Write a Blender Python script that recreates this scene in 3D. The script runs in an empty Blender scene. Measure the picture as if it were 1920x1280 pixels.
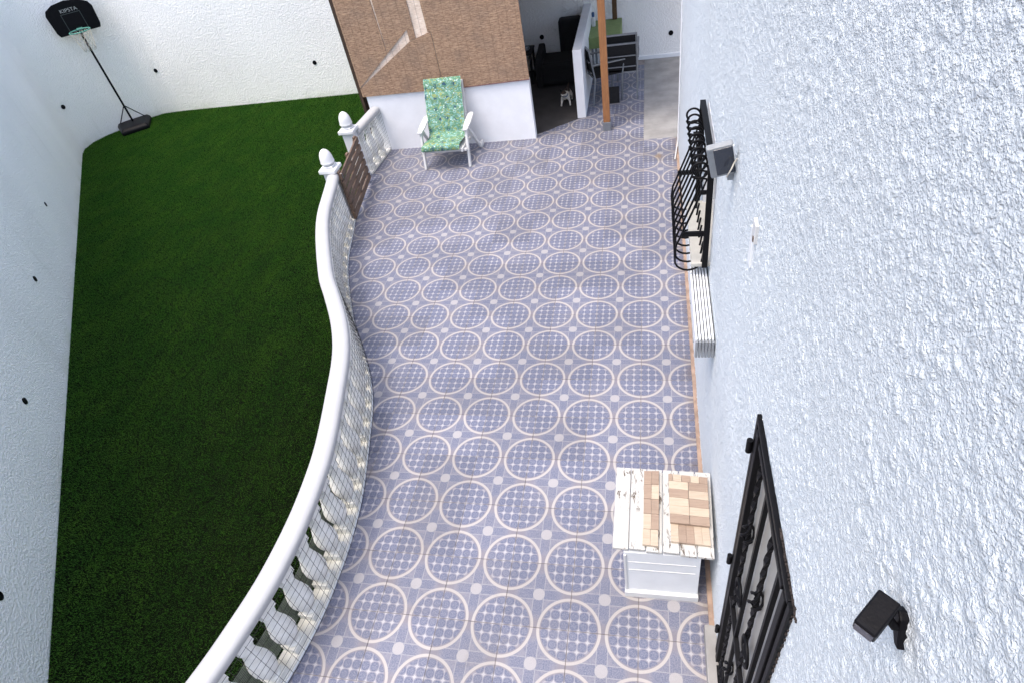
import bpy, bmesh, math, random
import numpy as np
from mathutils import Vector, Matrix
random.seed(7); RNG = np.random.default_rng(7)
scn = bpy.context.scene
COL = scn.collection
T = 0.45                                   # floor tile pitch in metres
# ------------------------------------------------------------------ camera
cam = bpy.data.cameras.new('camera'); co = bpy.data.objects.new('camera', cam); COL.objects.link(co)
cam.sensor_width = 36; cam.lens = 36 * 1147.92 / 1920; cam.clip_start = 0.02; cam.clip_end = 500
R = ((0.97559527, -0.00312399, -0.21955433), (0.15689751, -0.68959984, 0.70699026), (-0.15361326, -0.72418389, -0.6722802))
co.matrix_world = Matrix(((R[0][0], -R[0][1], -R[0][2], 0.30195), (R[1][0], -R[1][1], -R[1][2], -1.36637),
                          (R[2][0], -R[2][1], -R[2][2], 4.13122), (0, 0, 0, 1)))
scn.camera = co
# ------------------------------------------------------------------ sky, sun, exposure
SUN_AZ, SUN_EL = math.radians(-135), math.radians(72)      # azimuth clockwise from +Y
wd = bpy.data.worlds.new('World'); scn.world = wd; wd.use_nodes = True
nt = wd.node_tree; bg = nt.nodes['Background']
sky = nt.nodes.new('ShaderNodeTexSky'); sky.sky_type = 'NISHITA'; sky.sun_disc = False
sky.sun_elevation = SUN_EL; sky.sun_rotation = SUN_AZ; sky.dust_density = 4.6; sky.air_density = 1.0; sky.ozone_density = 1.0
nt.links.new(sky.outputs[0], bg.inputs[0]); bg.inputs[1].default_value = 0.15
sl = bpy.data.lights.new('sun', 'SUN'); so = bpy.data.objects.new('sun', sl); COL.objects.link(so)
sl.energy = 0.55; sl.angle = math.radians(16); sl.color = (1.0, 0.96, 0.9)
sd = Vector((math.sin(SUN_AZ) * math.cos(SUN_EL), math.cos(SUN_AZ) * math.cos(SUN_EL), math.sin(SUN_EL)))
so.rotation_euler = (-sd).to_track_quat('-Z', 'Y').to_euler(); so.location = (0, 0, 12)
scn.view_settings.view_transform = 'Standard'; scn.view_settings.look = 'None'
scn.view_settings.gamma = 1; scn.view_settings.use_curve_mapping = False
scn.view_settings.exposure = 1.36

# ------------------------------------------------------------------ helpers
def lin(r, g, b):
    f = lambda c: (c / 255 / 12.92) if c <= 10 else ((c / 255 + 0.055) / 1.055) ** 2.4
    return (f(r), f(g), f(b), 1)

class G:
    """small node graph builder; every method returns an output socket"""
    def __init__(s, name):
        s.m = bpy.data.materials.new(name); s.m.use_nodes = True
        s.t = s.m.node_tree; s.b = s.t.nodes['Principled BSDF']
    def n(s, ty, **kw):
        x = s.t.nodes.new(ty)
        for k, v in kw.items(): setattr(x, k, v)
        return x
    def put(s, sock, v):
        if isinstance(v, bpy.types.NodeSocket): s.t.links.new(v, sock)
        elif v is not None: sock.default_value = v
    def math(s, op, a, b=None, c=None, clamp=False):
        x = s.n('ShaderNodeMath', operation=op, use_clamp=clamp)
        for i, v in enumerate((a, b, c)): s.put(x.inputs[i], v)
        return x.outputs[0]
    def obj(s): return s.n('ShaderNodeTexCoord').outputs['Object']
    def gen(s): return s.n('ShaderNodeTexCoord').outputs['Generated']
    def geo(s): return s.n('ShaderNodeNewGeometry').outputs['Position']
    def rnd(s): return s.n('ShaderNodeObjectInfo').outputs['Random']
    def sep(s, v):
        x = s.n('ShaderNodeSeparateXYZ'); s.put(x.inputs[0], v); return x.outputs
    def scale(s, v, sx, sy, sz):
        x = s.n('ShaderNodeMapping'); s.put(x.inputs[0], v); x.inputs['Scale'].default_value = (sx, sy, sz); return x.outputs[0]
    def noise(s, v, sc, det=3, rough=0.55, dist=0.0):
        x = s.n('ShaderNodeTexNoise'); s.put(x.inputs['Vector'], v); x.inputs['Scale'].default_value = sc
        x.inputs['Detail'].default_value = det; x.inputs['Roughness'].default_value = rough; x.inputs['Distortion'].default_value = dist
        return x.outputs['Fac']
    def voro(s, v, sc, feat='F1', out='Distance', rnd=1.0):
        x = s.n('ShaderNodeTexVoronoi', feature=feat); s.put(x.inputs['Vector'], v); x.inputs['Scale'].default_value = sc
        x.inputs['Randomness'].default_value = rnd
        return x.outputs[out]
    def ramp(s, f, stops, interp='LINEAR'):
        x = s.n('ShaderNodeValToRGB'); x.color_ramp.interpolation = interp; s.put(x.inputs[0], f)
        e = x.color_ramp.elements
        while len(e) < len(stops): e.new(0.5)
        for k, (p, c) in zip(e, stops): k.position = p; k.color = c if len(c) == 4 else (*c, 1)
        return x.outputs[0]
    def step(s, f, a, b):                    # smooth 0..1 between a and b
        x = s.n('ShaderNodeMapRange', interpolation_type='SMOOTHSTEP'); s.put(x.inputs[0], f)
        x.inputs[1].default_value = a; x.inputs[2].default_value = b; return x.outputs[0]
    def mix(s, f, a, b, mode='MIX'):
        x = s.n('ShaderNodeMix', data_type='RGBA', blend_type=mode); s.put(x.inputs[0], f); s.put(x.inputs[6], a); s.put(x.inputs[7], b)
        return x.outputs[2]
    def bump(s, h, strength=0.5, dist=0.01, normal=None):
        x = s.n('ShaderNodeBump'); x.inputs['Strength'].default_value = strength; x.inputs['Distance'].default_value = dist
        s.put(x.inputs['Height'], h); s.put(x.inputs['Normal'], normal); return x.outputs[0]
    def out(s, col, rough=0.6, normal=None, **kw):
        s.put(s.b.inputs['Base Color'], col); s.put(s.b.inputs['Roughness'], rough); s.put(s.b.inputs['Normal'], normal)
        for k, v in kw.items(): s.put(s.b.inputs[k], v)
        return s.m

def M_plain(name, c, rough=0.6, var=0.12, sc=14, bump=0.25, metal=0.0, spec=0.5, objvar=0.0):
    g = G(name); o = g.obj()
    n = g.noise(o, sc, 5)
    col = g.mix(g.step(n, 0.3, 0.7), tuple(x * (1 - var) for x in c[:3]) + (1,), tuple(min(1, x * (1 + var)) for x in c[:3]) + (1,))
    if objvar:
        h = g.n('ShaderNodeHueSaturation'); g.put(h.inputs['Color'], col)
        g.put(h.inputs['Value'], g.math('ADD', g.math('MULTIPLY', g.rnd(), objvar), 1 - objvar / 2)); col = h.outputs[0]
    return g.out(col, rough, g.bump(g.noise(o, sc * 7, 3), bump, 0.004), Metallic=metal, **{'Specular IOR Level': spec})

# ---- materials
def M_stucco(name, c, lump, strength, dirt=True, dist=0.012, rough=0.75, spec=0.25):
    g = G(name); o = g.geo()
    a = g.noise(o, lump, 2, 0.5, 0.15); b = g.noise(o, lump * 2.7, 2, 0.5)
    h = g.math('ADD', g.step(a, 0.36, 0.70), g.math('MULTIPLY', b, 0.4))
    n = g.noise(o, 0.7, 4)
    col = g.mix(g.step(n, 0.3, 0.75), c, tuple(x * 0.94 for x in c[:3]) + (1,))
    stv = g.noise(g.scale(o, 1, 1, 0.09), 5.5, 4, 0.6)
    col = g.mix(g.math('MULTIPLY', g.step(stv, 0.56, 0.78), 0.12), col, lin(182, 178, 166))
    if dirt:
        z = g.sep(o)[2]
        d = g.math('MULTIPLY', g.step(z, 0.10, -0.10), g.step(g.noise(o, 2.4, 4), 0.35, 0.75))
        col = g.mix(g.math('MULTIPLY', d, 0.4), col, lin(190, 196, 165))
    return g.out(col, rough, g.bump(h, strength, dist), **{'Specular IOR Level': spec})
m_wall = M_stucco('white_stucco', (0.95, 0.935, 0.91, 1), 46, 0.6, True, 0.010)
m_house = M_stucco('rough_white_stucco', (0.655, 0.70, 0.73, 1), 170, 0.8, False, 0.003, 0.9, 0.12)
m_smooth = M_plain('smooth_white_paint', (0.82, 0.83, 0.85, 1), 0.55, 0.03, 5, 0.12)
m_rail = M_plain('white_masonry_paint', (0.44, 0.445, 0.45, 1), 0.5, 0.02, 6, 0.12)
m_postw = M_plain('white_post_paint', (0.74, 0.745, 0.75, 1), 0.55, 0.03, 6, 0.15)
def M_baluster():
    g = G('ivory_stone'); p = g.sep(g.obj()); o = g.geo()
    n = g.noise(o, 16, 5)
    col = g.mix(g.step(n, 0.35, 0.7), lin(244, 243, 238), lin(232, 230, 222))
    col = g.mix(g.math('MULTIPLY', g.step(p[2], 0.14, 0.03), 0.22), col, lin(214, 206, 182))
    return g.out(col, 0.6, g.bump(g.noise(o, 120, 3), 0.3, 0.004))
m_bal = M_baluster()

def M_tile():
    g = G('patterned_ceramic'); o = g.obj(); p = g.sep(o)
    u = g.math('DIVIDE', p[0], T); v = g.math('DIVIDE', p[1], T)
    au = g.math('ABSOLUTE', u); av = g.math('ABSOLUTE', v)
    a = g.math('SUBTRACT', 0.5, au); b = g.math('SUBTRACT', 0.5, av)
    hyp = lambda x, y: g.math('SQRT', g.math('ADD', g.math('MULTIPLY', x, x), g.math('MULTIPLY', y, y)))
    r = hyp(a, b)
    rc = hyp(u, v)
    w = g.geo()
    spk = g.noise(w, 210, 2, 0.7); cloud = g.noise(w, 3.0, 4); spk2 = g.noise(w, 120, 3, 0.8); cloud2 = g.noise(w, 26, 3, 0.6)
    blue = g.mix(g.step(spk2, 0.32, 0.68), lin(112, 121, 156), lin(172, 176, 196))
    lilac = g.mix(g.step(spk, 0.3, 0.7), lin(172, 170, 184), lin(190, 188, 199))
    pale = g.mix(g.step(spk, 0.3, 0.7), lin(218, 214, 216), lin(232, 229, 229))
    taupe = lin(170, 163, 172)
    # inside: seven-step dot grid
    ca = g.math('SUBTRACT', g.math('FRACT', g.math('MULTIPLY', a, 7.0)), 0.5)
    cb = g.math('SUBTRACT', g.math('FRACT', g.math('MULTIPLY', b, 7.0)), 0.5)
    rd = hyp(ca, cb)
    dot = g.math('MULTIPLY', g.step(rd, 0.50, 0.43), g.step(r, 0.430, 0.400))
    qa = g.math('SUBTRACT', 0.5, g.math('ABSOLUTE', ca)); qb = g.math('SUBTRACT', 0.5, g.math('ABSOLUTE', cb))
    star = g.math('ADD', g.math('POWER', qa, 0.62), g.math('POWER', qb, 0.62))
    star = g.math('MULTIPLY', g.step(star, 0.54, 0.42), g.step(r, 0.405, 0.375))
    lines = g.math('MULTIPLY', g.step(g.math('MINIMUM', qa, qb), 0.075, 0.03), g.step(r, 0.43, 0.40))
    dring = g.math('MULTIPLY', g.step(g.math('ABSOLUTE', g.math('SUBTRACT', rd, 0.36)), 0.07, 0.02), 0.25)
    inner = g.mix(g.math('MULTIPLY', g.step(r, 0.36, 0.42), 0.6), lilac, taupe)
    inner = g.mix(dot, inner, blue)
    inner = g.mix(g.math('MULTIPLY', dring, dot), inner, lin(92, 100, 140))
    inner = g.mix(g.math('MULTIPLY', lines, 0.32), inner, lin(205, 205, 220))
    inner = g.mix(g.math('MULTIPLY', star, 0.9), inner, lin(232, 231, 236))
    # outside: blue arms round the disc
    armu = g.step(au, 0.082, 0.070); armv = g.step(av, 0.082, 0.070)
    arm = g.math('MAXIMUM', armu, armv)
    outer = g.mix(g.math('ADD', 0.30, g.math('MULTIPLY', g.step(cloud2, 0.35, 0.65), 0.45)), lilac, blue)
    outer = g.mix(g.math('MULTIPLY', g.step(g.math('MAXIMUM', au, av), 0.30, 0.43), 0.75), outer, taupe)
    outer = g.mix(g.math('MULTIPLY', g.math('MULTIPLY', arm, 0.75), g.step(g.math('MAXIMUM', au, av), 0.36, 0.24)), outer, blue)
    ln = lambda x: g.step(g.math('ABSOLUTE', g.math('SUBTRACT', x, 0.078)), 0.009, 0.003)
    outer = g.mix(g.math('MULTIPLY', g.math('MAXIMUM', ln(au), ln(av)), 0.5), outer, pale)
    outer = g.mix(g.step(rc, 0.096, 0.086), outer, g.mix(0.25, pale, lilac))
    col = g.mix(g.step(r, 0.450, 0.454), inner, outer)
    ring = g.step(g.math('ABSOLUTE', g.math('SUBTRACT', r, 0.452)), 0.027, 0.016)
    col = g.mix(ring, col, g.mix(g.step(spk, 0.3, 0.7), lin(224, 216, 212), lin(236, 230, 226)))
    # wear: cloudy dust, per tile tone
    col = g.mix(g.math('MULTIPLY', g.step(cloud, 0.45, 0.75), 0.14), col, lin(190, 180, 168))
    wx = g.sep(w)
    grime = g.math('MULTIPLY', g.step(wx[0], 0.50, 0.70), g.step(g.noise(w, 5, 4, 0.7), 0.35, 0.65))
    stain = g.math('MULTIPLY', g.step(g.noise(w, 1.15, 5, 0.65, 0.6), 0.56, 0.70), g.step(g.noise(w, 13, 4, 0.7), 0.40, 0.62))
    col = g.mix(g.math('MULTIPLY', grime, 0.55), col, lin(150, 130, 112))
    col = g.mix(g.math('MULTIPLY', stain, 0.28), col, lin(142, 128, 116))
    rst = g.math('ADD', hyp(g.math('SUBTRACT', wx[0], 0.43), g.math('MULTIPLY', g.math('SUBTRACT', wx[1], 6.66), 0.8)), g.math('MULTIPLY', g.noise(w, 22, 4), 0.16))
    col = g.mix(g.math('MULTIPLY', g.step(rst, 0.16, 0.09), 0.6), col, lin(206, 170, 110))
    hv = g.n('ShaderNodeHueSaturation'); g.put(hv.inputs['Color'], col)
    g.put(hv.inputs['Value'], g.math('ADD', g.math('MULTIPLY', g.rnd(), 0.12), 0.385)); g.put(hv.inputs['Saturation'], 1.0); col = hv.outputs[0]
    rough = g.math('ADD', 0.33, g.math('MULTIPLY', cloud, 0.25))
    return g.out(col, rough, g.bump(g.noise(w, 60, 3), 0.06, 0.002), **{'Specular IOR Level': 0.4})
m_tile = M_tile()
m_grout = M_plain('brown_grout', lin(132, 124, 120), 0.9, 0.25, 9, 0.4)
m_skirt = M_plain('rusty_brown_skirting', lin(150, 128, 112), 0.8, 0.3, 8, 0.4)
m_conc = M_plain('grey_concrete', lin(142, 140, 137), 0.85, 0.16, 3.5, 0.5)
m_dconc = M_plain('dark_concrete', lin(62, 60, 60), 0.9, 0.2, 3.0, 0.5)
m_soil = M_plain('earth', lin(110, 98, 84), 0.95, 0.2, 2, 0.5)
m_iron = M_plain('black_painted_iron', lin(12, 12, 15), 0.5, 0.2, 30, 0.2, spec=0.15)
m_wire = M_plain('dark_wire', lin(44, 42, 40), 0.5, 0.15, 30, 0.1)
m_net = M_plain('grey_green_netting', lin(118, 126, 114), 0.8, 0.18, 20, 0.2)
m_black = M_plain('black_plastic', lin(13, 13, 17), 0.45, 0.15, 20, 0.12, spec=0.12)
m_dark = M_plain('charcoal_fabric', lin(22, 22, 24), 0.95, 0.2, 40, 0.4)
m_alu = M_plain('aluminium', lin(140, 144, 148), 0.4, 0.06, 20, 0.08, metal=0.7)
m_grey = M_plain('grey_plastic', lin(138, 142, 146), 0.5, 0.08, 20, 0.1)
m_white = M_plain('white_resin', (0.60, 0.605, 0.60, 1), 0.4, 0.03, 20, 0.08)
m_slat = M_plain('white_metal_slat', (0.80, 0.82, 0.83, 1), 0.35, 0.03, 20, 0.05)
m_beige = M_plain('beige_shutter', lin(188, 186, 178), 0.6, 0.05, 12, 0.1)
m_greenc = M_plain('green_tablecloth', lin(128, 146, 92), 0.8, 0.08, 10, 0.2)
m_teal = M_plain('teal_plastic', lin(86, 148, 134), 0.4, 0.08, 20, 0.1)
m_net2 = M_plain('cream_cord', lin(205, 198, 184), 0.8, 0.08, 40, 0.2)
m_bluep = M_plain('blue_plastic', lin(36, 76, 120), 0.4, 0.1, 20, 0.1)
def M_wood(name, ca, cb, axis='z', sc=6, rough=0.6, objvar=0.25):
    g = G(name); o = g.obj()
    st = {'x': (0.12, 1, 1), 'y': (1, 0.12, 1), 'z': (1, 1, 0.12)}[axis]
    ov = g.n('ShaderNodeVectorMath', operation='ADD'); g.put(ov.inputs[0], g.scale(o, *st))
    cmb = g.n('ShaderNodeCombineXYZ'); g.put(cmb.inputs[0], g.math('MULTIPLY', g.rnd(), 40)); g.put(ov.inputs[1], cmb.outputs[0])
    n = g.noise(ov.outputs[0], sc * 8, 5, 0.65, 1.2)
    col = g.mix(g.step(n, 0.3, 0.72), ca, cb)
    hv = g.n('ShaderNodeHueSaturation'); g.put(hv.inputs['Color'], col)
    g.put(hv.inputs['Value'], g.math('ADD', g.math('MULTIPLY', g.rnd(), objvar), 1 - objvar / 2)); col = hv.outputs[0]
    return g.out(col, rough, g.bump(n, 0.3, 0.003))
m_post = M_wood('stained_pine', lin(158, 108, 66), lin(132, 88, 54), 'z', 5, 0.5, 0.05)
m_gate = M_wood('weathered_brown_wood', lin(120, 98, 82), lin(84, 68, 58), 'y', 6, 0.75, 0.3)
m_beam = M_wood('dark_timber', lin(70, 52, 38), lin(46, 34, 26), 'z', 5, 0.7, 0.15)
m_blkA = M_wood('pale_beech', lin(186, 170, 150), lin(172, 155, 135), 'x', 8, 0.55, 0.12)
m_blkB = M_wood('tan_beech', lin(156, 136, 118), lin(140, 120, 104), 'x', 8, 0.55, 0.12)
m_brown = M_wood('brown_board', lin(98, 70, 40), lin(70, 48, 28), 'z', 6, 0.6, 0.1)
def M_peel():
    g = G('peeling_white_paint'); o = g.geo()
    n = g.noise(g.scale(o, 1, 0.28, 1), 42, 5, 0.7, 0.6); big = g.noise(o, 5, 2)
    mask = g.math('MULTIPLY', g.step(n, 0.565, 0.585), g.step(big, 0.40, 0.56))
    col = g.mix(mask, lin(186, 185, 180), lin(92, 82, 72))
    fine = g.noise(g.scale(o, 1, 0.1, 1), 90, 3)
    col = g.mix(g.math('MULTIPLY', g.step(fine, 0.55, 0.75), 0.12), col, lin(190, 178, 160))
    return g.out(col, 0.55, g.bump(g.math('SUBTRACT', g.math('MULTIPLY', fine, 0.3), mask), 0.4, 0.002))
m_peel = M_peel()
m_cab = M_plain('pale_grey_paint', lin(216, 219, 221), 0.5, 0.04, 6, 0.1)
def M_reed(name, ca, cb, cc):
    g = G(name); o = g.geo(); p = g.sep(o)
    st = g.noise(g.scale(o, 0.10, 1, 1), 120, 4, 0.75)               # single reeds
    band = g.noise(g.scale(o, 0.22, 1, 1), 85, 4, 0.7)             # darker bundles
    pch = g.noise(o, 3.2, 3)
    col = g.mix(g.step(band, 0.34, 0.68), ca, cb)
    col = g.mix(g.math('MULTIPLY', g.step(st, 0.5, 0.66), 0.7), col, cc)
    col = g.mix(g.math('MULTIPLY', g.step(st, 0.46, 0.34), 0.45), col, lin(104, 78, 62))
    col = g.mix(g.math('MULTIPLY', g.step(pch, 0.42, 0.75), 0.35), col, lin(112, 98, 88))
    stitch = g.math('ABSOLUTE', g.math('SUBTRACT', g.math('FRACT', g.math('MULTIPLY', p[0], 8.0)), 0.5))
    col = g.mix(g.math('MULTIPLY', g.step(stitch, 0.05, 0.02), 0.35), col, lin(104, 78, 58))
    rod = g.math('SINE', g.math('MULTIPLY', p[2], 2 * math.pi / 0.011))
    return g.out(col, 0.7, g.bump(g.math('ADD', g.math('MULTIPLY', rod, 0.4), g.math('MULTIPLY', st, 1.2)), 0.7, 0.008))
m_reed = M_reed('brown_reed', lin(174, 142, 114), lin(122, 95, 76), lin(206, 174, 142))
m_reed2 = M_reed('painted_backlight_reed', lin(244, 226, 208), lin(228, 206, 186), lin(250, 238, 226))  # paler colour stands in for light passing through a single reed layer
def M_cushion():
    g = G('leaf_print_fabric'); o = g.obj(); p = g.sep(o)
    w = g.n('ShaderNodeCombineXYZ'); g.put(w.inputs[0], p[0]); g.put(w.inputs[1], g.math('ADD', p[1], g.math('MULTIPLY', p[2], 1.0)))
    q = w.outputs[0]
    n1 = g.noise(q, 19, 3, 0.6, 1.5); n2 = g.noise(q, 15, 2, 0.5, 2.0); v = g.voro(g.scale(q, 1, 0.75, 1), 7.0, rnd=0.3); v2 = g.voro(q, 22)
    col = g.mix(g.step(n1, 0.42, 0.50), lin(128, 172, 166), lin(84, 128, 102))
    col = g.mix(g.step(n2, 0.56, 0.60), col, lin(140, 152, 94))
    col = g.mix(g.step(g.math('ADD', g.math('MULTIPLY', v, 0.6), g.math('MULTIPLY', n1, 0.75)), 0.50, 0.46), col, lin(38, 76, 96))
    col = g.mix(g.math('MULTIPLY', g.step(v2, 0.30, 0.22), g.step(n2, 0.5, 0.44)), col, lin(196, 212, 202))
    col = g.mix(g.math('MULTIPLY', g.step(v2, 0.16, 0.10), g.step(n1, 0.44, 0.40)), col, lin(214, 170, 70))
    return g.out(col, 0.85, g.bump(g.noise(o, 260, 2), 0.2, 0.002))
m_cush = M_cushion()
def M_glass(name, c, rough):
    g = G(name); return g.out(c, rough, g.bump(g.noise(g.geo(), 70, 3), 0.25, 0.004), **{'Specular IOR Level': 0.6})
m_pane = M_glass('frosted_glass', lin(172, 170, 164), 0.35)
m_pv = M_glass('dark_panel_glass', lin(40, 44, 58), 0.12)
def M_print(name, c): return G(name).out(c, 0.6)
m_txt = M_print('white_print', lin(150, 152, 152)); m_txt2 = M_print('dark_print', lin(52, 60, 60))

# ---- mesh builder
class MB:
    def __init__(s): s.v = []; s.f = []
    def add(s, vs, fs):
        k = len(s.v); s.v += [tuple(x) for x in vs]; s.f += [tuple(i + k for i in q) for q in fs]; return s
    def box(s, c, d, m=None):
        x, y, z = (q / 2 for q in d)
        vs = [Vector((i * x, j * y, k * z)) for k in (-1, 1) for j in (-1, 1) for i in (-1, 1)]
        if m is not None: vs = [m @ q for q in vs]
        vs = [q + Vector(c) for q in vs]
        return s.add(vs, [(0, 2, 3, 1), (4, 5, 7, 6), (0, 1, 5, 4), (2, 6, 7, 3), (0, 4, 6, 2), (1, 3, 7, 5)])
    def bar(s, a, b, wx, wy, up=(0, 0, 1)):          # box beam from a to b
        a, b = Vector(a), Vector(b); d = b - a; z = d.normalized(); u = Vector(up)
        x = u.cross(z)
        if x.length < 1e-4: x = Vector((1, 0, 0)).cross(z)
        x.normalize(); y = z.cross(x)
        return s.box((a + b) / 2, (wx, wy, d.length), Matrix((x, y, z)).transposed())
    def tube(s, pts, r, seg=8, closed=False, caps=True):
        pts = [Vector(p) for p in pts]; n = len(pts); k = len(s.v); ref = None
        rs = r if isinstance(r, (list, tuple)) else [r] * n
        for i, p in enumerate(pts):
            if closed: t = pts[(i + 1) % n] - pts[i - 1]
            else: t = pts[min(i + 1, n - 1)] - pts[max(i - 1, 0)]
            t.normalize()
            if ref is None:
                ref = Vector((0, 0, 1)) if abs(t.z) < 0.9 else Vector((1, 0, 0))
            x = (ref - t * ref.dot(t)); x.normalize(); ref = x; y = t.cross(x)
            for j in range(seg):
                a = 2 * math.pi * j / seg
                s.v.append(tuple(p + (x * math.cos(a) + y * math.sin(a)) * rs[i]))
        for i in range(n if closed else n - 1):
            for j in range(seg):
                i2 = (i + 1) % n; j2 = (j + 1) % seg
                s.f.append((k + i * seg + j, k + i * seg + j2, k + i2 * seg + j2, k + i2 * seg + j))
        if caps and not closed:
            s.f.append(tuple(k + j for j in reversed(range(seg)))); s.f.append(tuple(k + (n - 1) * seg + j for j in range(seg)))
        return s
    def lathe(s, prof, c, seg=20):
        k = len(s.v); n = len(prof)
        for r, z in prof:
            for j in range(seg):
                a = 2 * math.pi * j / seg; s.v.append((c[0] + r * math.cos(a), c[1] + r * math.sin(a), c[2] + z))
        for i in range(n - 1):
            for j in range(seg):
                j2 = (j + 1) % seg; s.f.append((k + i * seg + j, k + i * seg + j2, k + (i + 1) * seg + j2, k + (i + 1) * seg + j))
        s.f.append(tuple(k + j for j in reversed(range(seg)))); s.f.append(tuple(k + (n - 1) * seg + j for j in range(seg)))
        return s
    def prism(s, poly, fn, a, b):                    # poly of 2D points; fn(u,v,w) -> 3D
        n = len(poly); vs = [fn(u, v, a) for u, v in poly] + [fn(u, v, b) for u, v in poly]
        fs = [tuple(range(n)), tuple(range(2 * n - 1, n - 1, -1))] + [(i, i + n, (i + 1) % n + n, (i + 1) % n) for i in range(n)]
        return s.add(vs, fs)
    def build(s, name, mat, parent=None, smooth=False, bevel=0, origin=None):
        base = Vector((0, 0, 0)); q = parent
        if parent is not None:
            while q.parent is not None: q = q.parent
            base = q.location.copy()
        elif origin is not None: base = Vector(origin)
        me = bpy.data.meshes.new(name); me.from_pydata([tuple(Vector(v) - base) for v in s.v], [], s.f)
        bm = bmesh.new(); bm.from_mesh(me); bmesh.ops.recalc_face_normals(bm, faces=bm.faces); bm.to_mesh(me); bm.free()
        if mat: me.materials.append(mat)
        o = bpy.data.objects.new(name, me); COL.objects.link(o)
        if parent is not None: o.parent = parent
        else: o.location = base
        if smooth:
            for p in me.polygons: p.use_smooth = True
            if smooth != 'all':
                md = o.modifiers.new('edge', 'EDGE_SPLIT'); md.split_angle = math.radians(40)
        if bevel:
            md = o.modifiers.new('bevel', 'BEVEL'); md.width = bevel; md.segments = 2; md.limit_method = 'ANGLE'
        return o
def tag(o, label=None, cat=None, group=None, kind=None):
    for k, v in (('label', label), ('category', cat), ('group', group), ('kind', kind)):
        if v: o[k] = v
    return o
def thing(name, loc, label, cat, group=None):
    o = bpy.data.objects.new(name, None); COL.objects.link(o); o.location = loc; o.empty_display_size = 0.1
    return tag(o, label, cat, group)
def grid_np(name, X, Y, Z, mat, keep=None):
    """mesh from 2D arrays of coordinates, vectorised"""
    r, c = X.shape; me = bpy.data.meshes.new(name)
    idx = np.arange(r * c).reshape(r, c)
    q = np.stack([idx[:-1, :-1], idx[:-1, 1:], idx[1:, 1:], idx[1:, :-1]], -1).reshape(-1, 4)
    if keep is not None: q = q[keep.reshape(-1)]
    me.vertices.add(r * c); me.vertices.foreach_set('co', np.stack([X, Y, Z], -1).astype(np.float32).ravel())
    me.loops.add(q.size); me.loops.foreach_set('vertex_index', q.astype(np.int32).ravel())
    me.polygons.add(len(q)); me.polygons.foreach_set('loop_start', np.arange(0, q.size, 4, dtype=np.int32))
    me.polygons.foreach_set('use_smooth', np.ones(len(q), dtype=bool))
    me.update(calc_edges=True); me.validate(); me.materials.append(mat)
    o = bpy.data.objects.new(name, me); COL.objects.link(o); return o
def vnoise(x, y, seed):
    """value noise on arrays, unit lattice"""
    xi = np.floor(x).astype(np.int64); yi = np.floor(y).astype(np.int64); fx = x - xi; fy = y - yi
    fx = fx * fx * fx * (fx * (6 * fx - 15) + 10); fy = fy * fy * fy * (fy * (6 * fy - 15) + 10)
    def h(i, j):
        n = (i * 374761393 + j * 668265263 + seed * 1442695041) & 0xffffffff
        n = ((n ^ (n >> 13)) * 1274126177) & 0xffffffff; return ((n ^ (n >> 16)) & 0xffff) / 65535.0
    return (h(xi, yi) * (1 - fx) + h(xi + 1, yi) * fx) * (1 - fy) + (h(xi, yi + 1) * (1 - fx) + h(xi + 1, yi + 1) * fx) * fy
def domes(x, y, cell, rmin, rmax, prob, seed):
    """rounded grains: highest of the randomly placed domes around each point (0..1 times radius)"""
    xi = np.floor(x / cell).astype(np.int64); yi = np.floor(y / cell).astype(np.int64); out = np.zeros_like(x)
    def h(i, j, k):
        n = (i * 374761393 + j * 668265263 + (seed * 31 + k) * 1442695041) & 0xffffffff
        n = ((n ^ (n >> 13)) * 1274126177) & 0xffffffff; return ((n ^ (n >> 16)) & 0xffff) / 65535.0
    for di in (-1, 0, 1):
        for dj in (-1, 0, 1):
            i, j = xi + di, yi + dj
            r = rmin + (rmax - rmin) * h(i, j, 3) ** 2
            dx = x - (i + h(i, j, 1)) * cell; dy = (y - (j + h(i, j, 2)) * cell) * (0.62 + 0.4 * h(i, j, 5)); sh = (h(i, j, 6) - 0.5) * 0.9
            d = ((dx + sh * dy) ** 2 + dy ** 2) / r ** 2
            out = np.maximum(out, np.where(h(i, j, 4) < prob, np.clip(1 - d, 0, 1) ** 0.65 * r, 0))
    return out
def sstep(x, a, b):
    t = np.clip((x - a) / (b - a), 0, 1); return t * t * (3 - 2 * t)
def spline(P, n):
    """Catmull-Rom through 2D/3D points, resampled evenly"""
    P = np.array(P, float); Q = np.vstack([2 * P[0] - P[1], P, 2 * P[-1] - P[-2]]); out = []
    for i in range(1, len(Q) - 2):
        for t in np.linspace(0, 1, 24, endpoint=False):
            a, b, c, d = Q[i - 1], Q[i], Q[i + 1], Q[i + 2]
            out.append(0.5 * (2 * b + (c - a) * t + (2 * a - 5 * b + 4 * c - d) * t * t + (3 * b - a - 3 * c + d) * t ** 3))
    out.append(P[-1]); out = np.array(out)
    L = np.r_[0, np.cumsum(np.linalg.norm(np.diff(out, axis=0), axis=1))]
    s = np.linspace(0, L[-1], n)
    return np.stack([np.interp(s, L, out[:, k]) for k in range(out.shape[1])], 1), L[-1]

# ================================================================== THE SETTING
ZT = -0.10                                                     # lawn level, a step below the patio
XW = 1.55 * T                                                  # plane of the house wall
YB = 10.38                                                     # plane of the back wall
YS = 7.5                                                       # plane of the shed front
ground = MB().box((0, 5, -0.65), (120, 120, 0.5)).build('ground', m_soil); tag(ground, kind='structure')

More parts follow.
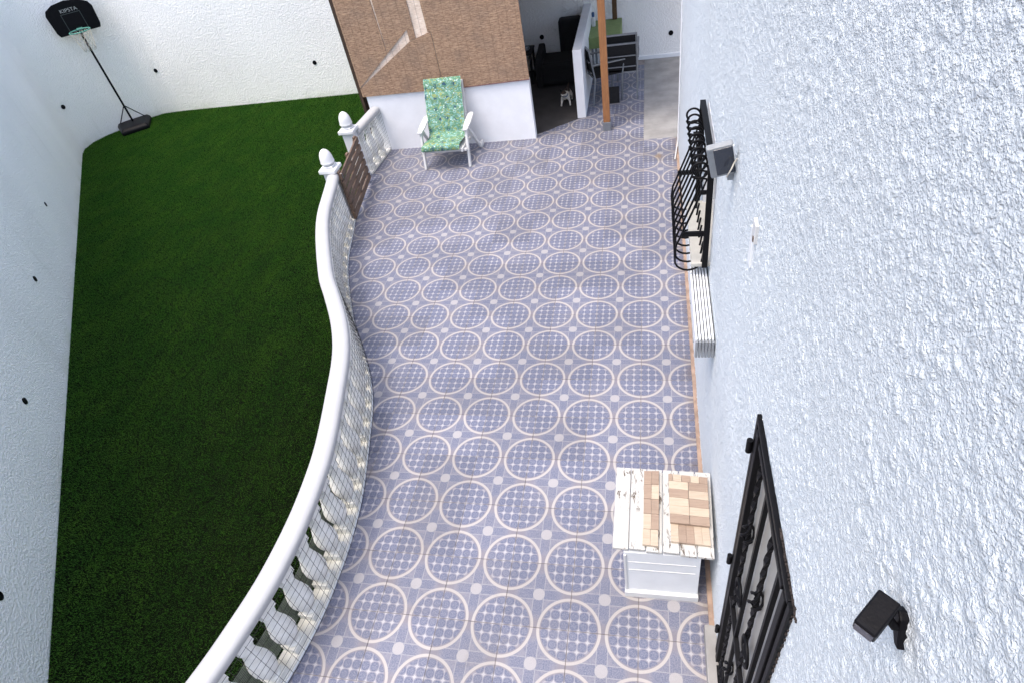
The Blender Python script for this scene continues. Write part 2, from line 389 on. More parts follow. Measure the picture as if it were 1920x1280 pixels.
# balustrade centre line (plan)
CL0 = [(-3.72, 5.40), (-3.641, 5.117), (-3.478, 4.482), (-3.282, 3.966), (-2.951, 3.262), (-2.75, 2.926), (-2.541, 2.572), (-2.40, 2.278), (-2.31, 2.03),
       (-2.235, 1.75), (-2.11, 1.234), (-2.056, 0.906), (-2.031, 0.506), (-2.050, 0.103), (-2.11, -0.238), (-2.19, -0.55), (-2.35, -1.0), (-2.6, -1.6)]
CL, CLEN = spline(CL0, 240)
def cl_at(s):
    f = s / CLEN * (len(CL) - 1); i = int(min(max(f, 0), len(CL) - 2)); p = CL[i] + (CL[i + 1] - CL[i]) * (f - i)
    t = CL[i + 1] - CL[i]; t = t / np.linalg.norm(t); return p, t            # t runs towards the camera
def cl_x(y): return float(np.interp(y, CL[::-1, 1], CL[::-1, 0]))
# patio: screed with each ceramic tile on it
edge = [(-1.6 * 1.0, -1.7)]
left = [(cl_x(y), y) for y in np.linspace(-1.6, 5.4, 30)] + [(-3.86, 6.0), (-3.95, 6.6), (-3.95, YB)]
poly = [(XW + 0.2, -1.6)] + [(XW + 0.2, 7.2), (1.9, 7.2), (1.9, YB)] + left[::-1]
patio = MB().prism(poly, lambda u, v, w: (u, v, w), -0.40, -0.006).build('patio_floor', m_grout); tag(patio, kind='structure')
tme = None
def clip(poly, n, d):                                           # keep n.p <= d
    out = []
    for i in range(len(poly)):
        a, b = poly[i], poly[(i + 1) % len(poly)]; da = n[0] * a[0] + n[1] * a[1] - d; db = n[0] * b[0] + n[1] * b[1] - d
        if da <= 0: out.append(a)
        if da * db < 0: t = da / (da - db); out.append((a[0] + (b[0] - a[0]) * t, a[1] + (b[1] - a[1]) * t))
    return out
def tile_mesh(poly):
    m = MB().prism(poly, lambda u, v, w: (u, v, w), -0.008, 0.0)
    me = bpy.data.meshes.new('tile'); me.from_pydata(m.v, [], m.f)
    bm = bmesh.new(); bm.from_mesh(me); bmesh.ops.recalc_face_normals(bm, faces=bm.faces)
    top = [e for e in bm.edges if all(v.co.z > -0.001 for v in e.verts)]
    bmesh.ops.bevel(bm, geom=top, offset=0.0015, segments=1, affect='EDGES'); bm.to_mesh(me); bm.free()
    me.materials.append(m_tile); return me
H = T / 2 - 0.0016
full = [(-H, -H), (H, -H), (H, H), (-H, H)]
for c in range(-9, 2):
    for r in range(-3, 23):
        cx, cy = c * T, r * T; p = [(x + cx, y + cy) for x, y in full]
        # left edge: balustrade line; further back the shed side
        yy = min(max(cy, -1.55), 6.5)
        if yy <= 5.3:
            x0 = cl_x(yy); x1 = cl_x(yy + 0.1); nx, ny = -1.0, (x1 - x0) / 0.1
        else:
            x0, nx, ny = np.interp(yy, (5.3, 6.1, 6.6, 8), (-3.71, -3.80, -3.86, -3.9)), -1.0, -0.1
        p = clip(p, (nx, ny), nx * x0 + ny * yy)
        if len(p) < 3: continue
        p = clip(p, (0, 1), YB - 0.02)
        if c == 1: p = clip(p, (0, 1), 16.0 * T)
        if len(p) < 3: continue
        if c <= -2 and cy > 16 * T:
            p = clip(p, (0, 1), YS + 0.03) if cx < -1.5 else p
            if cx > -1.6: p = clip(p, (-0.594, 0.8), -0.594 * -1.39 + 0.8 * 7.64)
            if cy > 18.2 * T: p = []
        if len(p) < 3: continue
        ar = 0.5 * abs(sum(p[i][0] * p[(i + 1) % len(p)][1] - p[(i + 1) % len(p)][0] * p[i][1] for i in range(len(p))))
        if ar < 0.004: continue
        if ar > 0.99 * (2 * H) ** 2:
            if tme is None: tme = tile_mesh(full)
            me = tme
        else: me = tile_mesh([(x - cx, y - cy) for x, y in p])
        o = bpy.data.objects.new('tile', me); COL.objects.link(o); o.parent = patio
        o.location = (cx, cy, RNG.uniform(-0.0006, 0.0006))
        o.rotation_euler = (RNG.normal(0, 0.0012), RNG.normal(0, 0.0012), 0)
# concrete strip and shed floor
path = MB().box(((0.5 * T + 1.9) / 2 + 0.002, (16 * T + YB) / 2 + 0.002, -0.04), (1.9 - 0.5 * T, YB - 16 * T, 0.078)).build('concrete_path', m_conc); tag(path, kind='structure')
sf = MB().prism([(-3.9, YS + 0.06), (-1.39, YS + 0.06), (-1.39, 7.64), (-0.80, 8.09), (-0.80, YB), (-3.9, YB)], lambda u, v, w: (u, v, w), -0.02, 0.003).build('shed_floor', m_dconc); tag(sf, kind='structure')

# lawn: dark backing sheet and the blades of the artificial grass
LA, LB = np.array((-10.81, 8.57)), np.array((-3.934, -0.469)); LD = (LB - LA) / np.linalg.norm(LB - LA)
corner = [(-9.70, YB), (-10.05, 10.33), (-10.26, 10.19), (-10.506, 9.854), (-10.859, 9.407), (-10.967, 9.107), (-10.945, 8.80), tuple(LA)]
LEND = LB + LD * 1.6
wall_plan = [(2.6, YB), (-3.0, YB), (-9.45, YB)] + corner + [tuple(LEND)]
lawn_poly = [(-3.9, YB)] + [(-9.45, YB)] + corner + [tuple(LEND)] + [tuple(p + (-0.045, 0)) for p in CL[::-6]] + [(-3.86, 6.0), (-3.95, 6.6)]
m_lawn = M_plain('dark_turf_backing', lin(10, 15, 6), 0.95, 0.3, 8, 0.5, spec=0.05)
lawn = MB().prism(lawn_poly, lambda u, v, w: (u, v, w), -0.35, ZT).build('lawn', m_lawn); tag(lawn, kind='structure')
def inside(P, poly):
    poly = np.array(poly); x, y = P[:, 0], P[:, 1]; k = np.zeros(len(P), bool); j = len(poly) - 1
    for i in range(len(poly)):
        xi, yi = poly[i]; xj, yj = poly[j]
        c = ((yi > y) != (yj > y)) & (x < (xj - xi) * (y - yi) / (yj - yi + 1e-12) + xi); k ^= c; j = i
    return k
def M_grass():
    g = G('turf_blades'); o = g.geo(); p = g.sep(o)
    n = g.noise(o, 2.2, 4); n2 = g.noise(g.scale(o, 5, 0.5, 1), 2.4, 3); f = g.noise(o, 90, 2)
    col = g.mix(g.step(n, 0.3, 0.7), lin(88, 146, 52), lin(114, 162, 62))
    col = g.mix(g.math('MULTIPLY', g.step(n2, 0.42, 0.62), 0.55), col, lin(82, 134, 54))
    col = g.mix(g.math('MULTIPLY', g.step(f, 0.52, 0.72), 0.5), col, lin(140, 180, 90))
    return g.out(col, 0.55, **{'Specular IOR Level': 0.3})
m_grass = M_grass()
NB = 1000000
bbx = (-11.2, -2.0); bby = (-1.6, 10.5)
P = np.stack([RNG.uniform(*bbx, int(NB * 2.6)), RNG.uniform(*bby, int(NB * 2.6))], 1)
P = P[inside(P, lawn_poly)][:NB]; nb = len(P)
ang = RNG.uniform(0, 2 * np.pi, nb); hgt = RNG.uniform(0.013, 0.024, nb); wid = RNG.uniform(0.0014, 0.0026, nb)
lean = RNG.normal(0, 0.004, (nb, 2)) + np.array([0.008, -0.008])
dx = np.cos(ang) * wid; dy = np.sin(ang) * wid; z0 = np.full(nb, ZT - 0.001)
V = np.stack([np.stack([P[:, 0] - dx, P[:, 1] - dy, z0], 1), np.stack([P[:, 0] + dx, P[:, 1] + dy, z0], 1),
              np.stack([P[:, 0] + lean[:, 0], P[:, 1] + lean[:, 1], ZT + hgt], 1)], 1).reshape(-1, 3)
gme = bpy.data.meshes.new('grass'); gme.vertices.add(nb * 3); gme.vertices.foreach_set('co', V.astype(np.float32).ravel())
gme.loops.add(nb * 3); gme.loops.foreach_set('vertex_index', np.arange(nb * 3, dtype=np.int32))
gme.polygons.add(nb); gme.polygons.foreach_set('loop_start', np.arange(0, nb * 3, 3, dtype=np.int32)); gme.update(calc_edges=True)
gme.materials.append(m_grass)
grass = bpy.data.objects.new('grass', gme); COL.objects.link(grass); tag(grass, 'short dark green artificial grass covering the lawn', 'grass', kind='stuff')

# ------------------------------------------------------------------ boundary wall: back, rounded corner, left
W2, WL = spline(wall_plan[2:-1], 60)
plan = [(3.2, YB)] + [tuple(p) for p in W2] + [tuple(LEND)]
bw = thing('boundary_wall', (-6.0, YB, ZT), 'white rough plastered boundary wall round the lawn with weep holes', 'wall')
mb = MB(); n = len(plan); WH = 2.75
tn = []
for i, p in enumerate(plan):
    a = np.array(plan[max(i - 1, 0)]); b = np.array(plan[min(i + 1, n - 1)]); d = (b - a) / np.linalg.norm(b - a); tn.append(np.array((d[1], -d[0])))
inn = [np.array(p) for p in plan]; outw = [np.array(p) - (-t) * 0.22 for p, t in zip(plan, tn)]
# normals must point away from the yard
if (outw[0][1] < YB): outw = [np.array(p) - t * 0.22 for p, t in zip(plan, tn)]
for q in inn: mb.v += [(q[0], q[1], -0.45), (q[0], q[1], WH)]
for q in outw: mb.v += [(q[0], q[1], -0.45), (q[0], q[1], WH)]
o2 = 2 * n
for i in range(n - 1):
    a, b = 2 * i, 2 * i + 2
    mb.f += [(o2 + a, o2 + a + 1, o2 + b + 1, o2 + b), (a + 1, b + 1, o2 + b + 1, o2 + a + 1), (a, o2 + a, o2 + b, b)]
mb.f += [(0, 1, o2 + 1, o2), (o2 - 2, o2 + o2 - 2, o2 + o2 - 1, o2 - 1)]
mb.build('wall_core', m_wall, bw)
mi = MB()
for q in inn: mi.v += [(q[0], q[1], -0.45), (q[0], q[1], WH)]
for i in range(n - 1): mi.f.append((2 * i, 2 * i + 2, 2 * i + 3, 2 * i + 1))
mi.build('wall_face', m_wall, bw, smooth='all')
MB().box(((-0.66 + 2.6) / 2, YB - 0.008, 0.03), (2.6 + 0.66, 0.016, 0.06)).build('skirting', m_smooth, bw)
def weep(p, nrm, r=0.03):
    nrm = Vector((nrm[0], nrm[1], 0)).normalized(); p = Vector(p); u = Vector((-nrm.y, nrm.x, 0)); w = Vector((0, 0, 1)); m = MB(); seg = 14
    for rr, dd in ((r * 1.15, -0.012), (r * 1.15, 0.009), (r * 0.9, 0.011), (r * 0.86, 0.007)):
        for j in range(seg): a = 2 * math.pi * j / seg; m.v.append(tuple(p + u * rr * math.cos(a) + w * rr * math.sin(a) + nrm * dd))
    for i in range(3):
        for j in range(seg): m.f.append((i * seg + j, i * seg + (j + 1) % seg, (i + 1) * seg + (j + 1) % seg, (i + 1) * seg + j))
    m.f.append(tuple(3 * seg + j for j in range(seg)))
    m.build('weep_hole', m_black, bw)
for x, z in ((-9.73, 0.774), (-6.148, 0.578), (0.68, 0.403), (-1.592, 0.573)): weep((x, YB, z), (0, -1), 0.036)
LN = np.array((-LD[1], LD[0])); LN = LN if LN[0] > 0 else -LN
for x, y, z in ((-8.29, 5.25, 0.62), (-6.92, 3.46, 0.60), (-5.55, 1.66, 0.49), (-4.21, -0.11, 0.46)): weep((x, y, z), LN, 0.03)
weep((-10.957, 8.955, 0.72), (1.0, 0.05), 0.036)

# ------------------------------------------------------------------ house wall on the right, displaced plaster with door and window openings
WIN = (2.14, 2.88, 1.54, 2.29); DOOR = (-0.525, 0.150, 0.04, 2.285); YE = 6.95; ZTOP = 4.35
hw = thing('house_wall', (XW, 3.0, 0), 'tall white house wall in coarse lumpy plaster along the patio', 'wall')
def lines(segs, must):
    out = np.concatenate([np.arange(a, b, d) for a, b, d in segs] + [[segs[-1][1]]]); 
    for m in must: out[np.argmin(np.abs(out - m))] = m
    return out
ys = lines([(-1.75, 0.9, 0.0042), (0.9, 3.0, 0.011), (3.0, YE, 0.04)], WIN[:2] + DOOR[:2])
zs = lines([(0.0, 1.5, 0.010), (1.5, ZTOP, 0.0050)], WIN[2:] + DOOR[2:])
Yg, Zg = np.meshgrid(ys, zs)
u = Yg + 0.004 * vnoise(Yg * 110, Zg * 110, 5); v = Zg + 0.004 * vnoise(Yg * 110, Zg * 110, 6)
fine = vnoise(Yg / 0.012, Zg / 0.014, 4); soft = vnoise(Yg / 0.35, Zg / 0.3, 8); dens = vnoise(Yg / 0.16, Zg / 0.2, 12)
hgt2 = 0.24 * domes(u, v, 0.0115, 0.005, 0.009, 0.8, 1) + (0.14 + 0.24 * dens) * domes(u, v, 0.021, 0.006, 0.0145, 0.55, 2) + 0.0010 * fine + 0.004 * soft
# keep the edges of openings and the end corner clean
dm = np.minimum(np.maximum(np.maximum(DOOR[0] - Yg, Yg - DOOR[1]), np.maximum(DOOR[2] - Zg, Zg - DOOR[3])),
                np.maximum(np.maximum(WIN[0] - Yg, Yg - WIN[1]), np.maximum(WIN[2] - Zg, Zg - WIN[3])))
hgt2 *= sstep(dm, 0.0, 0.06) * sstep(YE - Yg, 0.04, 0.12)
yc = (ys[:-1] + ys[1:]) / 2; zc = (zs[:-1] + zs[1:]) / 2; YC, ZC = np.meshgrid(yc, zc)
keep = ~(((YC > DOOR[0]) & (YC < DOOR[1]) & (ZC > DOOR[2]) & (ZC < DOOR[3])) | ((YC > WIN[0]) & (YC < WIN[1]) & (ZC > WIN[2]) & (ZC < WIN[3])))
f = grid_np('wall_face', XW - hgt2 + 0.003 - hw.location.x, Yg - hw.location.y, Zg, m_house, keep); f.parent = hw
MB().box((XW + 0.25, YE + 0.01, ZTOP / 2), (0.5, 0.02, ZTOP)).box((XW + 0.40, (YE - 1.75) / 2, ZTOP / 2), (0.2, YE + 1.75, ZTOP)).box((XW + 0.25, (YE - 1.75) / 2, ZTOP + 0.02), (0.52, YE + 1.75, 0.04)).build('wall_core', m_smooth, hw)
m = MB()
for (y0, y1, z0, z1), d in ((WIN, 0.14), (DOOR, 0.12)):
    for yy, sg in ((y0, -1), (y1, 1)): m.box((XW + d / 2, yy + sg * 0.01, (z0 + z1) / 2), (d, 0.02, z1 - z0 + 0.04))
    for zz, sg in ((z0, -1), (z1, 1)): m.box((XW + d / 2, (y0 + y1) / 2, zz + sg * 0.01), (d, y1 - y0, 0.02))
m.build('reveal', m_smooth, hw)
MB().box((XW - 0.006, YE - 0.03, ZTOP / 2), (0.014, 0.075, ZTOP)).build('corner_bead', m_smooth, hw, bevel=0.006)
MB().box((XW - 0.016, (0.32 + YE) / 2, 0.006), (0.032, YE - 0.32, 0.020)).build('skirting', m_skirt, hw)
MB().box((XW - 0.034, -0.66, 0.05), (0.068, 1.94, 0.10)).build('threshold', m_conc, hw, bevel=0.006)

# window behind the bellied grille
w = thing('window', (XW + 0.05, 2.5, WIN[2]), 'white framed window with beige shutter behind the bellied black grille', 'window')
m = MB(); y0, y1, z0, z1 = WIN
for yy in (y0 + 0.03, y1 - 0.03): m.box((XW + 0.09, yy, (z0 + z1) / 2), (0.05, 0.06, z1 - z0))
for zz in (z0 + 0.03, z1 - 0.03): m.box((XW + 0.09, (y0 + y1) / 2, zz), (0.05, y1 - y0 - 0.12, 0.06))
m.build('frame', m_white, w, bevel=0.004)
for k in range(11):
    MB().box((XW + 0.105, (y0 + y1) / 2, z0 + 0.09 + k * 0.057), (0.012, y1 - y0 - 0.12, 0.054)).build('shutter_slat', m_beige, w, bevel=0.004)
MB().box((XW - 0.02, (y0 + y1) / 2, z0 - 0.012), (0.20, y1 - y0 + 0.06, 0.03)).build('sill', m_beige, w, bevel=0.005)

# bellied wrought iron window grille
gr = thing('window_grille', (XW, 2.5, 1.45), 'black wrought iron window grille with bellied bars and scroll ends', 'grille')
xf = XW - 0.035
GY0, GY1, GZ0, GZ1 = 2.10, 2.93, 1.52, 2.31
fr = MB()
fr.box((xf, GY0, (GZ0 + GZ1) / 2), (0.036, 0.022, GZ1 - GZ0)).box((xf, GY1, (GZ0 + GZ1) / 2), (0.036, 0.022, GZ1 - GZ0))
fr.box((xf, (GY0 + GY1) / 2, GZ1 - 0.006), (0.036, GY1 - GY0 - 0.022, 0.014)).box((xf, (GY0 + GY1) / 2, GZ0 + 0.006), (0.036, GY1 - GY0 - 0.022, 0.014))
fr.build('frame', m_iron, gr)
NBAR = 9
def bar_profile():
    pts = []
    cx, cz, r = XW - 0.100, 2.225, 0.060                       # top scroll, wound outwards
    for k in range(22): a = math.radians(230 - k * 17.5 + 0); rr = r * (0.62 + 0.38 * k / 21); pts.append((cx + rr * math.cos(a), cz + rr * math.sin(a)))
    # after the scroll the bar leaves on the wall side and slopes outwards to the belly
    pts += [(XW - 0.052, 2.16), (XW - 0.078, 2.08), (XW - 0.130, 1.93), (XW - 0.185, 1.78), (XW - 0.222, 1.68), (XW - 0.230, 1.60)]
    for k in range(1, 11): a = math.radians(180 + k * 18); pts.append((XW - 0.140 + 0.09 * math.cos(a), 1.565 + 0.09 * math.sin(a)))
    pts += [(XW - 0.046, 1.60), (XW - 0.040, 1.64)]
    return pts
BP = bar_profile(); bar0 = None
for k in range(NBAR):
    yy = GY0 + 0.03 + k * (GY1 - GY0 - 0.06) / (NBAR - 1)
    if bar0 is None:
        bar0 = MB().tube([(x, yy, z) for x, z in BP], 0.0072, 7).build('bar', m_iron, gr, smooth='all'); by0 = yy
    else:
        o = bar0.copy(); COL.objects.link(o); o.parent = gr; o.location = (0, yy - by0, 0)
for xx, zz in ((XW - 0.085, 2.08), (XW - 0.185, 1.78), (XW - 0.23, 1.60)):
    MB().box((xx + 0.008, (GY0 + GY1) / 2, zz), (0.008, GY1 - GY0 - 0.04, 0.024)).build('rail', m_iron, gr)
for yy in (GY0 + 0.012, GY1 - 0.012):
    MB().bar((XW - 0.19, yy, 1.78), (xf, yy, 1.78), 0.02, 0.03).build('bracket', m_iron, gr)
    MB().bar((XW - 0.09, yy, 2.08), (xf, yy, 2.08), 0.016, 0.024).build('bracket', m_iron, gr)

# ribbed white rack under the grille
rk = thing('slatted_rack', (XW - 0.07, 1.9, 1.33), 'white slatted rack with grey end plate on wall below the bellied grille', 'rack')
RX0, RX1, RY0, RY1, RZ0, RZ1 = XW - 0.125, XW - 0.006, 1.47, 2.55, 1.305, 1.435
for k in range(6):
    xx = RX0 + 0.011 + k * (RX1 - RX0 - 0.022) / 5
    MB().box((xx, (RY0 + RY1) / 2 + 0.006, (RZ0 + RZ1) / 2), (0.0125, RY1 - RY0 - 0.012, RZ1 - RZ0)).build('slat', m_slat, rk, bevel=0.004)
    MB().box((xx, RY0 - 0.003, (RZ0 + RZ1) / 2 - 0.003), (0.0155, 0.014, RZ1 - RZ0 + 0.004)).build('end_cap', m_grey, rk, bevel=0.003)
for yy in (2.0, 1.62): MB().box(((RX0 + RX1) / 2, yy, RZ0 - 0.008), (RX1 - RX0, 0.03, 0.014)).build('bracket', m_grey, rk)

# floodlight with dark panel, on the wall above the rack
fl = thing('floodlight', (XW, 1.38, 2.68), 'square grey wall floodlight with dark glass panel above the bellied grille', 'lamp')
ctr = Vector((0.629, 1.37, 2.685)); rm = Matrix.Rotation(math.radians(11), 3, 'Y') @ Matrix.Rotation(math.radians(-18), 3, 'X') @ Matrix.Rotation(math.radians(14), 3, 'Z')
rm = Matrix.Rotation(math.radians(-12), 3, 'Y') @ Matrix.Rotation(math.radians(20), 3, 'X')
MB().box(ctr, (0.118, 0.034, 0.200), rm).build('housing', m_grey, fl, bevel=0.008)
MB().box(ctr + rm @ Vector((0.012, -0.0185, 0.004)), (0.084, 0.004, 0.172), rm).build('panel', m_pv, fl, bevel=0.002)
MB().box(ctr + rm @ Vector((0.058, -0.02, 0)), (0.006, 0.006, 0.19), rm).build('trim', m_slat, fl)
MB().bar(ctr + Vector((0.02, 0.02, -0.05)), (XW, 1.42, 2.60), 0.02, 0.03).bar((XW - 0.004, 1.42, 2.55), (XW - 0.004, 1.42, 2.68), 0.008, 0.05).build('bracket', m_grey, fl)
MB().tube([ctr + Vector((0.025, -0.03, -0.075)), ctr + Vector((0.04, -0.045, -0.03)), ctr + Vector((0.055, -0.03, 0.0)), (XW - 0.001, 1.36, 2.69)], 0.0035, 6).build('cable', m_net2, fl, smooth='all')

# small white clip and grey trunking on the wall
cb = thing('cable_trunking', (XW, 0.67, 2.55), 'small chipped white clip holding grey trunking on the rough house wall', 'trunking')
MB().box((XW - 0.004, 0.690, 2.742), (0.020, 0.060, 0.085)).build('clip', m_white, cb, bevel=0.004)
MB().box((XW - 0.003, 0.735, 2.64), (0.014, 0.055, 0.17)).build('duct', m_slat, cb, bevel=0.003)
MB().box((XW - 0.015, 0.672, 2.72), (0.004, 0.014, 0.02)).build('screw', m_brown, cb)

# black boxy sensor lamp near the camera
sp = thing('wall_sensor', (XW, -0.885, 3.05), 'small black boxy swivel sensor fixed to the rough house wall', 'sensor')
sc_ = Vector((0.648, -0.893, 3.082)); fx = Vector((-0.66, -0.72, -0.20)).normalized(); sx_ = fx.cross(Vector((0, 0, 1))).normalized(); uz = sx_.cross(fx); SR = Matrix((sx_, fx, uz)).transposed()
SV = lambda a, b, c: sc_ + SR @ Vector((a, b, c))
m = MB(); m.prism([(-0.034, -0.022), (0.024, -0.024), (0.034, -0.012), (0.034, 0.020), (0.026, 0.024), (-0.034, 0.022)], lambda u, v, w: tuple(SV(w, u, v)), -0.0175, 0.0175)
m.build('body', m_black, sp, bevel=0.003)
MB().box(SV(0, 0.0345, 0.002), (0.029, 0.002, 0.026), SR).build('lens_cover', m_pv, sp)
for bx_, s_ in ((-0.010, 0.007), (-0.002, 0.004), (0.010, 0.003)): MB().box(SV(bx_, 0.0345, -0.0125), (s_, 0.0012, 0.0025), SR).build('logo_mark', m_txt, sp)
MB().tube([SV(0, -0.02, -0.016), (XW - 0.016, -0.893, 3.052), (XW - 0.006, -0.890, 3.048)], 0.0075, 10).build('swivel', m_black, sp, smooth=True)
m = MB(); m.prism([(-0.918, 3.022), (-0.905, 3.016), (-0.868, 3.040), (-0.862, 3.062), (-0.878, 3.076), (-0.892, 3.070)], lambda u, v, w: (w, u, v), XW - 0.012, XW + 0.004)
m.build('wall_plate', m_black, sp, bevel=0.003)

# security door
dr = thing('security_door', (XW, -0.25, 0.04), 'black iron security door with twisted bars and scrolls over pale glass', 'door')
y0, y1, z0, z1 = DOOR; xd = XW - 0.004
MB().box((XW + 0.022, (y0 + y1) / 2, (z0 + z1) / 2), (0.012, y1 - y0, z1 - z0)).build('glass_panel', m_pane, dr)
m = MB()
for yy in (y0 - 0.008, y1 + 0.008): m.box((XW + 0.004, yy, (z0 + z1) / 2), (0.036, 0.026, z1 - z0 + 0.04))
m.box((XW + 0.003, (y0 + y1) / 2, z1 + 0.007), (0.036, y1 - y0 - 0.012, 0.026)).build('frame', m_iron, dr, bevel=0.003)
m = MB()
for yy in (y0 + 0.040, y1 - 0.040): m.box((xd, yy, (z0 + z1) / 2), (0.026, 0.036, z1 - z0 - 0.03))
for zz in (z0 + 0.05, z1 - 0.045, 1.02): m.box((xd, (y0 + y1) / 2, zz), (0.022, y1 - y0 - 0.15, 0.03))
m.build('leaf_frame', m_iron, dr, bevel=0.003)
NV = 4
for k in range(NV):
    yy = y0 + 0.13 + k * (y1 - y0 - 0.26) / (NV - 1); m = MB()
    rows, seg = 44, 4; kk = len(m.v); half = 0.0085
    for i in range(rows + 1):
        zz = z0 + 0.07 + (z1 - z0 - 0.14) * i / rows; tw = (i / rows * 10 * math.pi) if k % 2 else 0
        for j in range(4): a = tw + math.pi / 4 + j * math.pi / 2; m.v.append((xd + half * 1.41 * math.cos(a), yy + half * 1.41 * math.sin(a), zz))
    for i in range(rows):
        for j in range(4): m.f.append((kk + i * 4 + j, kk + i * 4 + (j + 1) % 4, kk + i * 4 + 4 + (j + 1) % 4, kk + i * 4 + 4 + j))
    m.build('bar', m_iron, dr)
    m = MB(); zc_ = 1.72 if k % 2 else 0.62
    for j in range(4):                                          # caged basket on each bar
        a0 = j * math.pi / 2
        m.tube([(xd + 0.030 * math.sin(math.pi * t / 8) * math.cos(a0 + t * 0.45), yy + 0.030 * math.sin(math.pi * t / 8) * math.sin(a0 + t * 0.45), zc_ - 0.08 + 0.02 * t) for t in range(9)], 0.006, 5)
    m.build('basket', m_iron, dr, smooth='all')
def scroll(cy, cz, s, fy):
    pts = []
    for k in range(26):
        a = k * 0.42; r = s * (0.15 + 0.85 * k / 25); pts.append((xd - 0.012, cy + fy * r * math.cos(a), cz + r * math.sin(a)))
    return pts
for cz in (1.36, 0.36):
    for cy, fy in ((-0.30, 1), (-0.07, -1)): MB().tube(scroll(cy, cz, 0.075, fy), 0.008, 6).build('scroll', m_iron, dr, smooth='all')
for zz in (2.13, 1.24, 0.42):
    MB().tube([(xd - 0.022, y1 + 0.008, zz - 0.035), (xd - 0.022, y1 + 0.008, zz + 0.035)], 0.012, 10).build('hinge', m_iron, dr, smooth=True)
m = MB(); m.box((xd - 0.03, y0 + 0.055, 1.10), (0.02, 0.04, 0.16)).tube([(xd - 0.03, y0 + 0.055, 1.12), (xd - 0.06, y0 + 0.055, 1.12), (xd - 0.06, y0 + 0.14, 1.12)], 0.008, 8).build('handle', m_iron, dr)
m = MB()                                                        # rusty, crumbled sealing along the top and near side of the frame
for k in range(26):
    t = 0.62 + 0.40 * k / 26; yy = y1 - (y1 - y0 + 0.05) * t
    m.box((XW - 0.001 - RNG.uniform(0, 0.003), yy, z1 + 0.022 + RNG.uniform(-0.002, 0.005)), (0.006, RNG.uniform(0.004, 0.016), RNG.uniform(0.003, 0.008)))
for k in range(40):
    m.box((XW - 0.002, y0 - 0.024 + RNG.uniform(-0.006, 0.002), z1 + 0.03 - k * 0.04 + RNG.uniform(-.015, .015)), (0.006, RNG.uniform(0.003, 0.009), RNG.uniform(0.005, 0.018)))
m.build('rusty_sealing', M_plain('rust', lin(46, 38, 34), 0.9, 0.5, 40, 0.5), dr)

# ------------------------------------------------------------------ balustrade
ZR0, ZR1 = 0.625, 0.725
bl = thing('balustrade', (-2.3, 2.0, 0), 'long curved white balustrade between lawn and tiled patio with wire mesh', 'balustrade')
def sweep(C, prof):
    m = MB(); n = len(C); k = len(prof)
    for i in range(n):
        t = C[min(i + 1, n - 1)] - C[max(i - 1, 0)]; t = t / np.linalg.norm(t); nn = np.array((t[1], -t[0]))     # right of travel
        for a_, z in prof: m.v.append((C[i][0] + nn[0] * a_, C[i][1] + nn[1] * a_, z))
    for i in range(n - 1):
        for j in range(k): m.f.append((i * k + j, i * k + (j + 1) % k, (i + 1) * k + (j + 1) % k, (i + 1) * k + j))
    m.f += [tuple(reversed(range(k))), tuple((n - 1) * k + j for j in range(k))]
    return m
railp = [(-0.070, ZR0 + 0.018), (-0.076, ZR0 + 0.045)] + [(0.076 * math.cos(math.radians(a)), ZR0 + 0.062 + 0.040 * math.sin(math.radians(a))) for a in range(170, 9, -20)] + [(0.076, ZR0 + 0.045), (0.070, ZR0 + 0.018), (0.055, ZR0 + 0.002), (-0.055, ZR0 + 0.002)]
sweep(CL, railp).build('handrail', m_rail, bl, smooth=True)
sweep(CL, [(-0.068, -0.02), (-0.068, 0.030), (0.066, 0.030), (0.066, -0.02)]).build('plinth', m_bal, bl)
sweep(CL, [(-0.010, -0.2), (-0.075, -0.2), (-0.075, 0.01), (-0.010, 0.01)]).build('footing', m_smooth, bl)
bprof = [(0.050, 0.095), (0.056, 0.105), (0.046, 0.122), (0.050, 0.14), (0.068, 0.18), (0.083, 0.235), (0.083, 0.285), (0.072, 0.345), (0.058, 0.40), (0.048, 0.455), (0.044, 0.50), (0.056, 0.512), (0.058, 0.525), (0.048, 0.538), (0.048, 0.565)]
bal0 = None; s = 0.20
while s < CLEN - 0.1:
    p, t = cl_at(s)
    ry = math.atan2(t[0], -t[1])
    if bal0 is None:
        m = MB().box((0, 0, 0.0625), (0.125, 0.125, 0.065)).lathe(bprof, (0, 0, 0), 16).box((0, 0, 0.597), (0.115, 0.115, 0.062))
        bal0 = m.build('baluster', m_bal, None, smooth=True); o = bal0
    else: o = bal0.copy(); COL.objects.link(o)
    o.parent = bl; o.location = Vector((p[0], p[1], 0)) - bl.location; o.rotation_euler = (0, 0, ry)
    s += 0.2235
# wire mesh on the patio side
def offs(s, a_):
    p, t = cl_at(s); return np.array((p[0] + -t[1] * a_, p[1] + t[0] * a_))
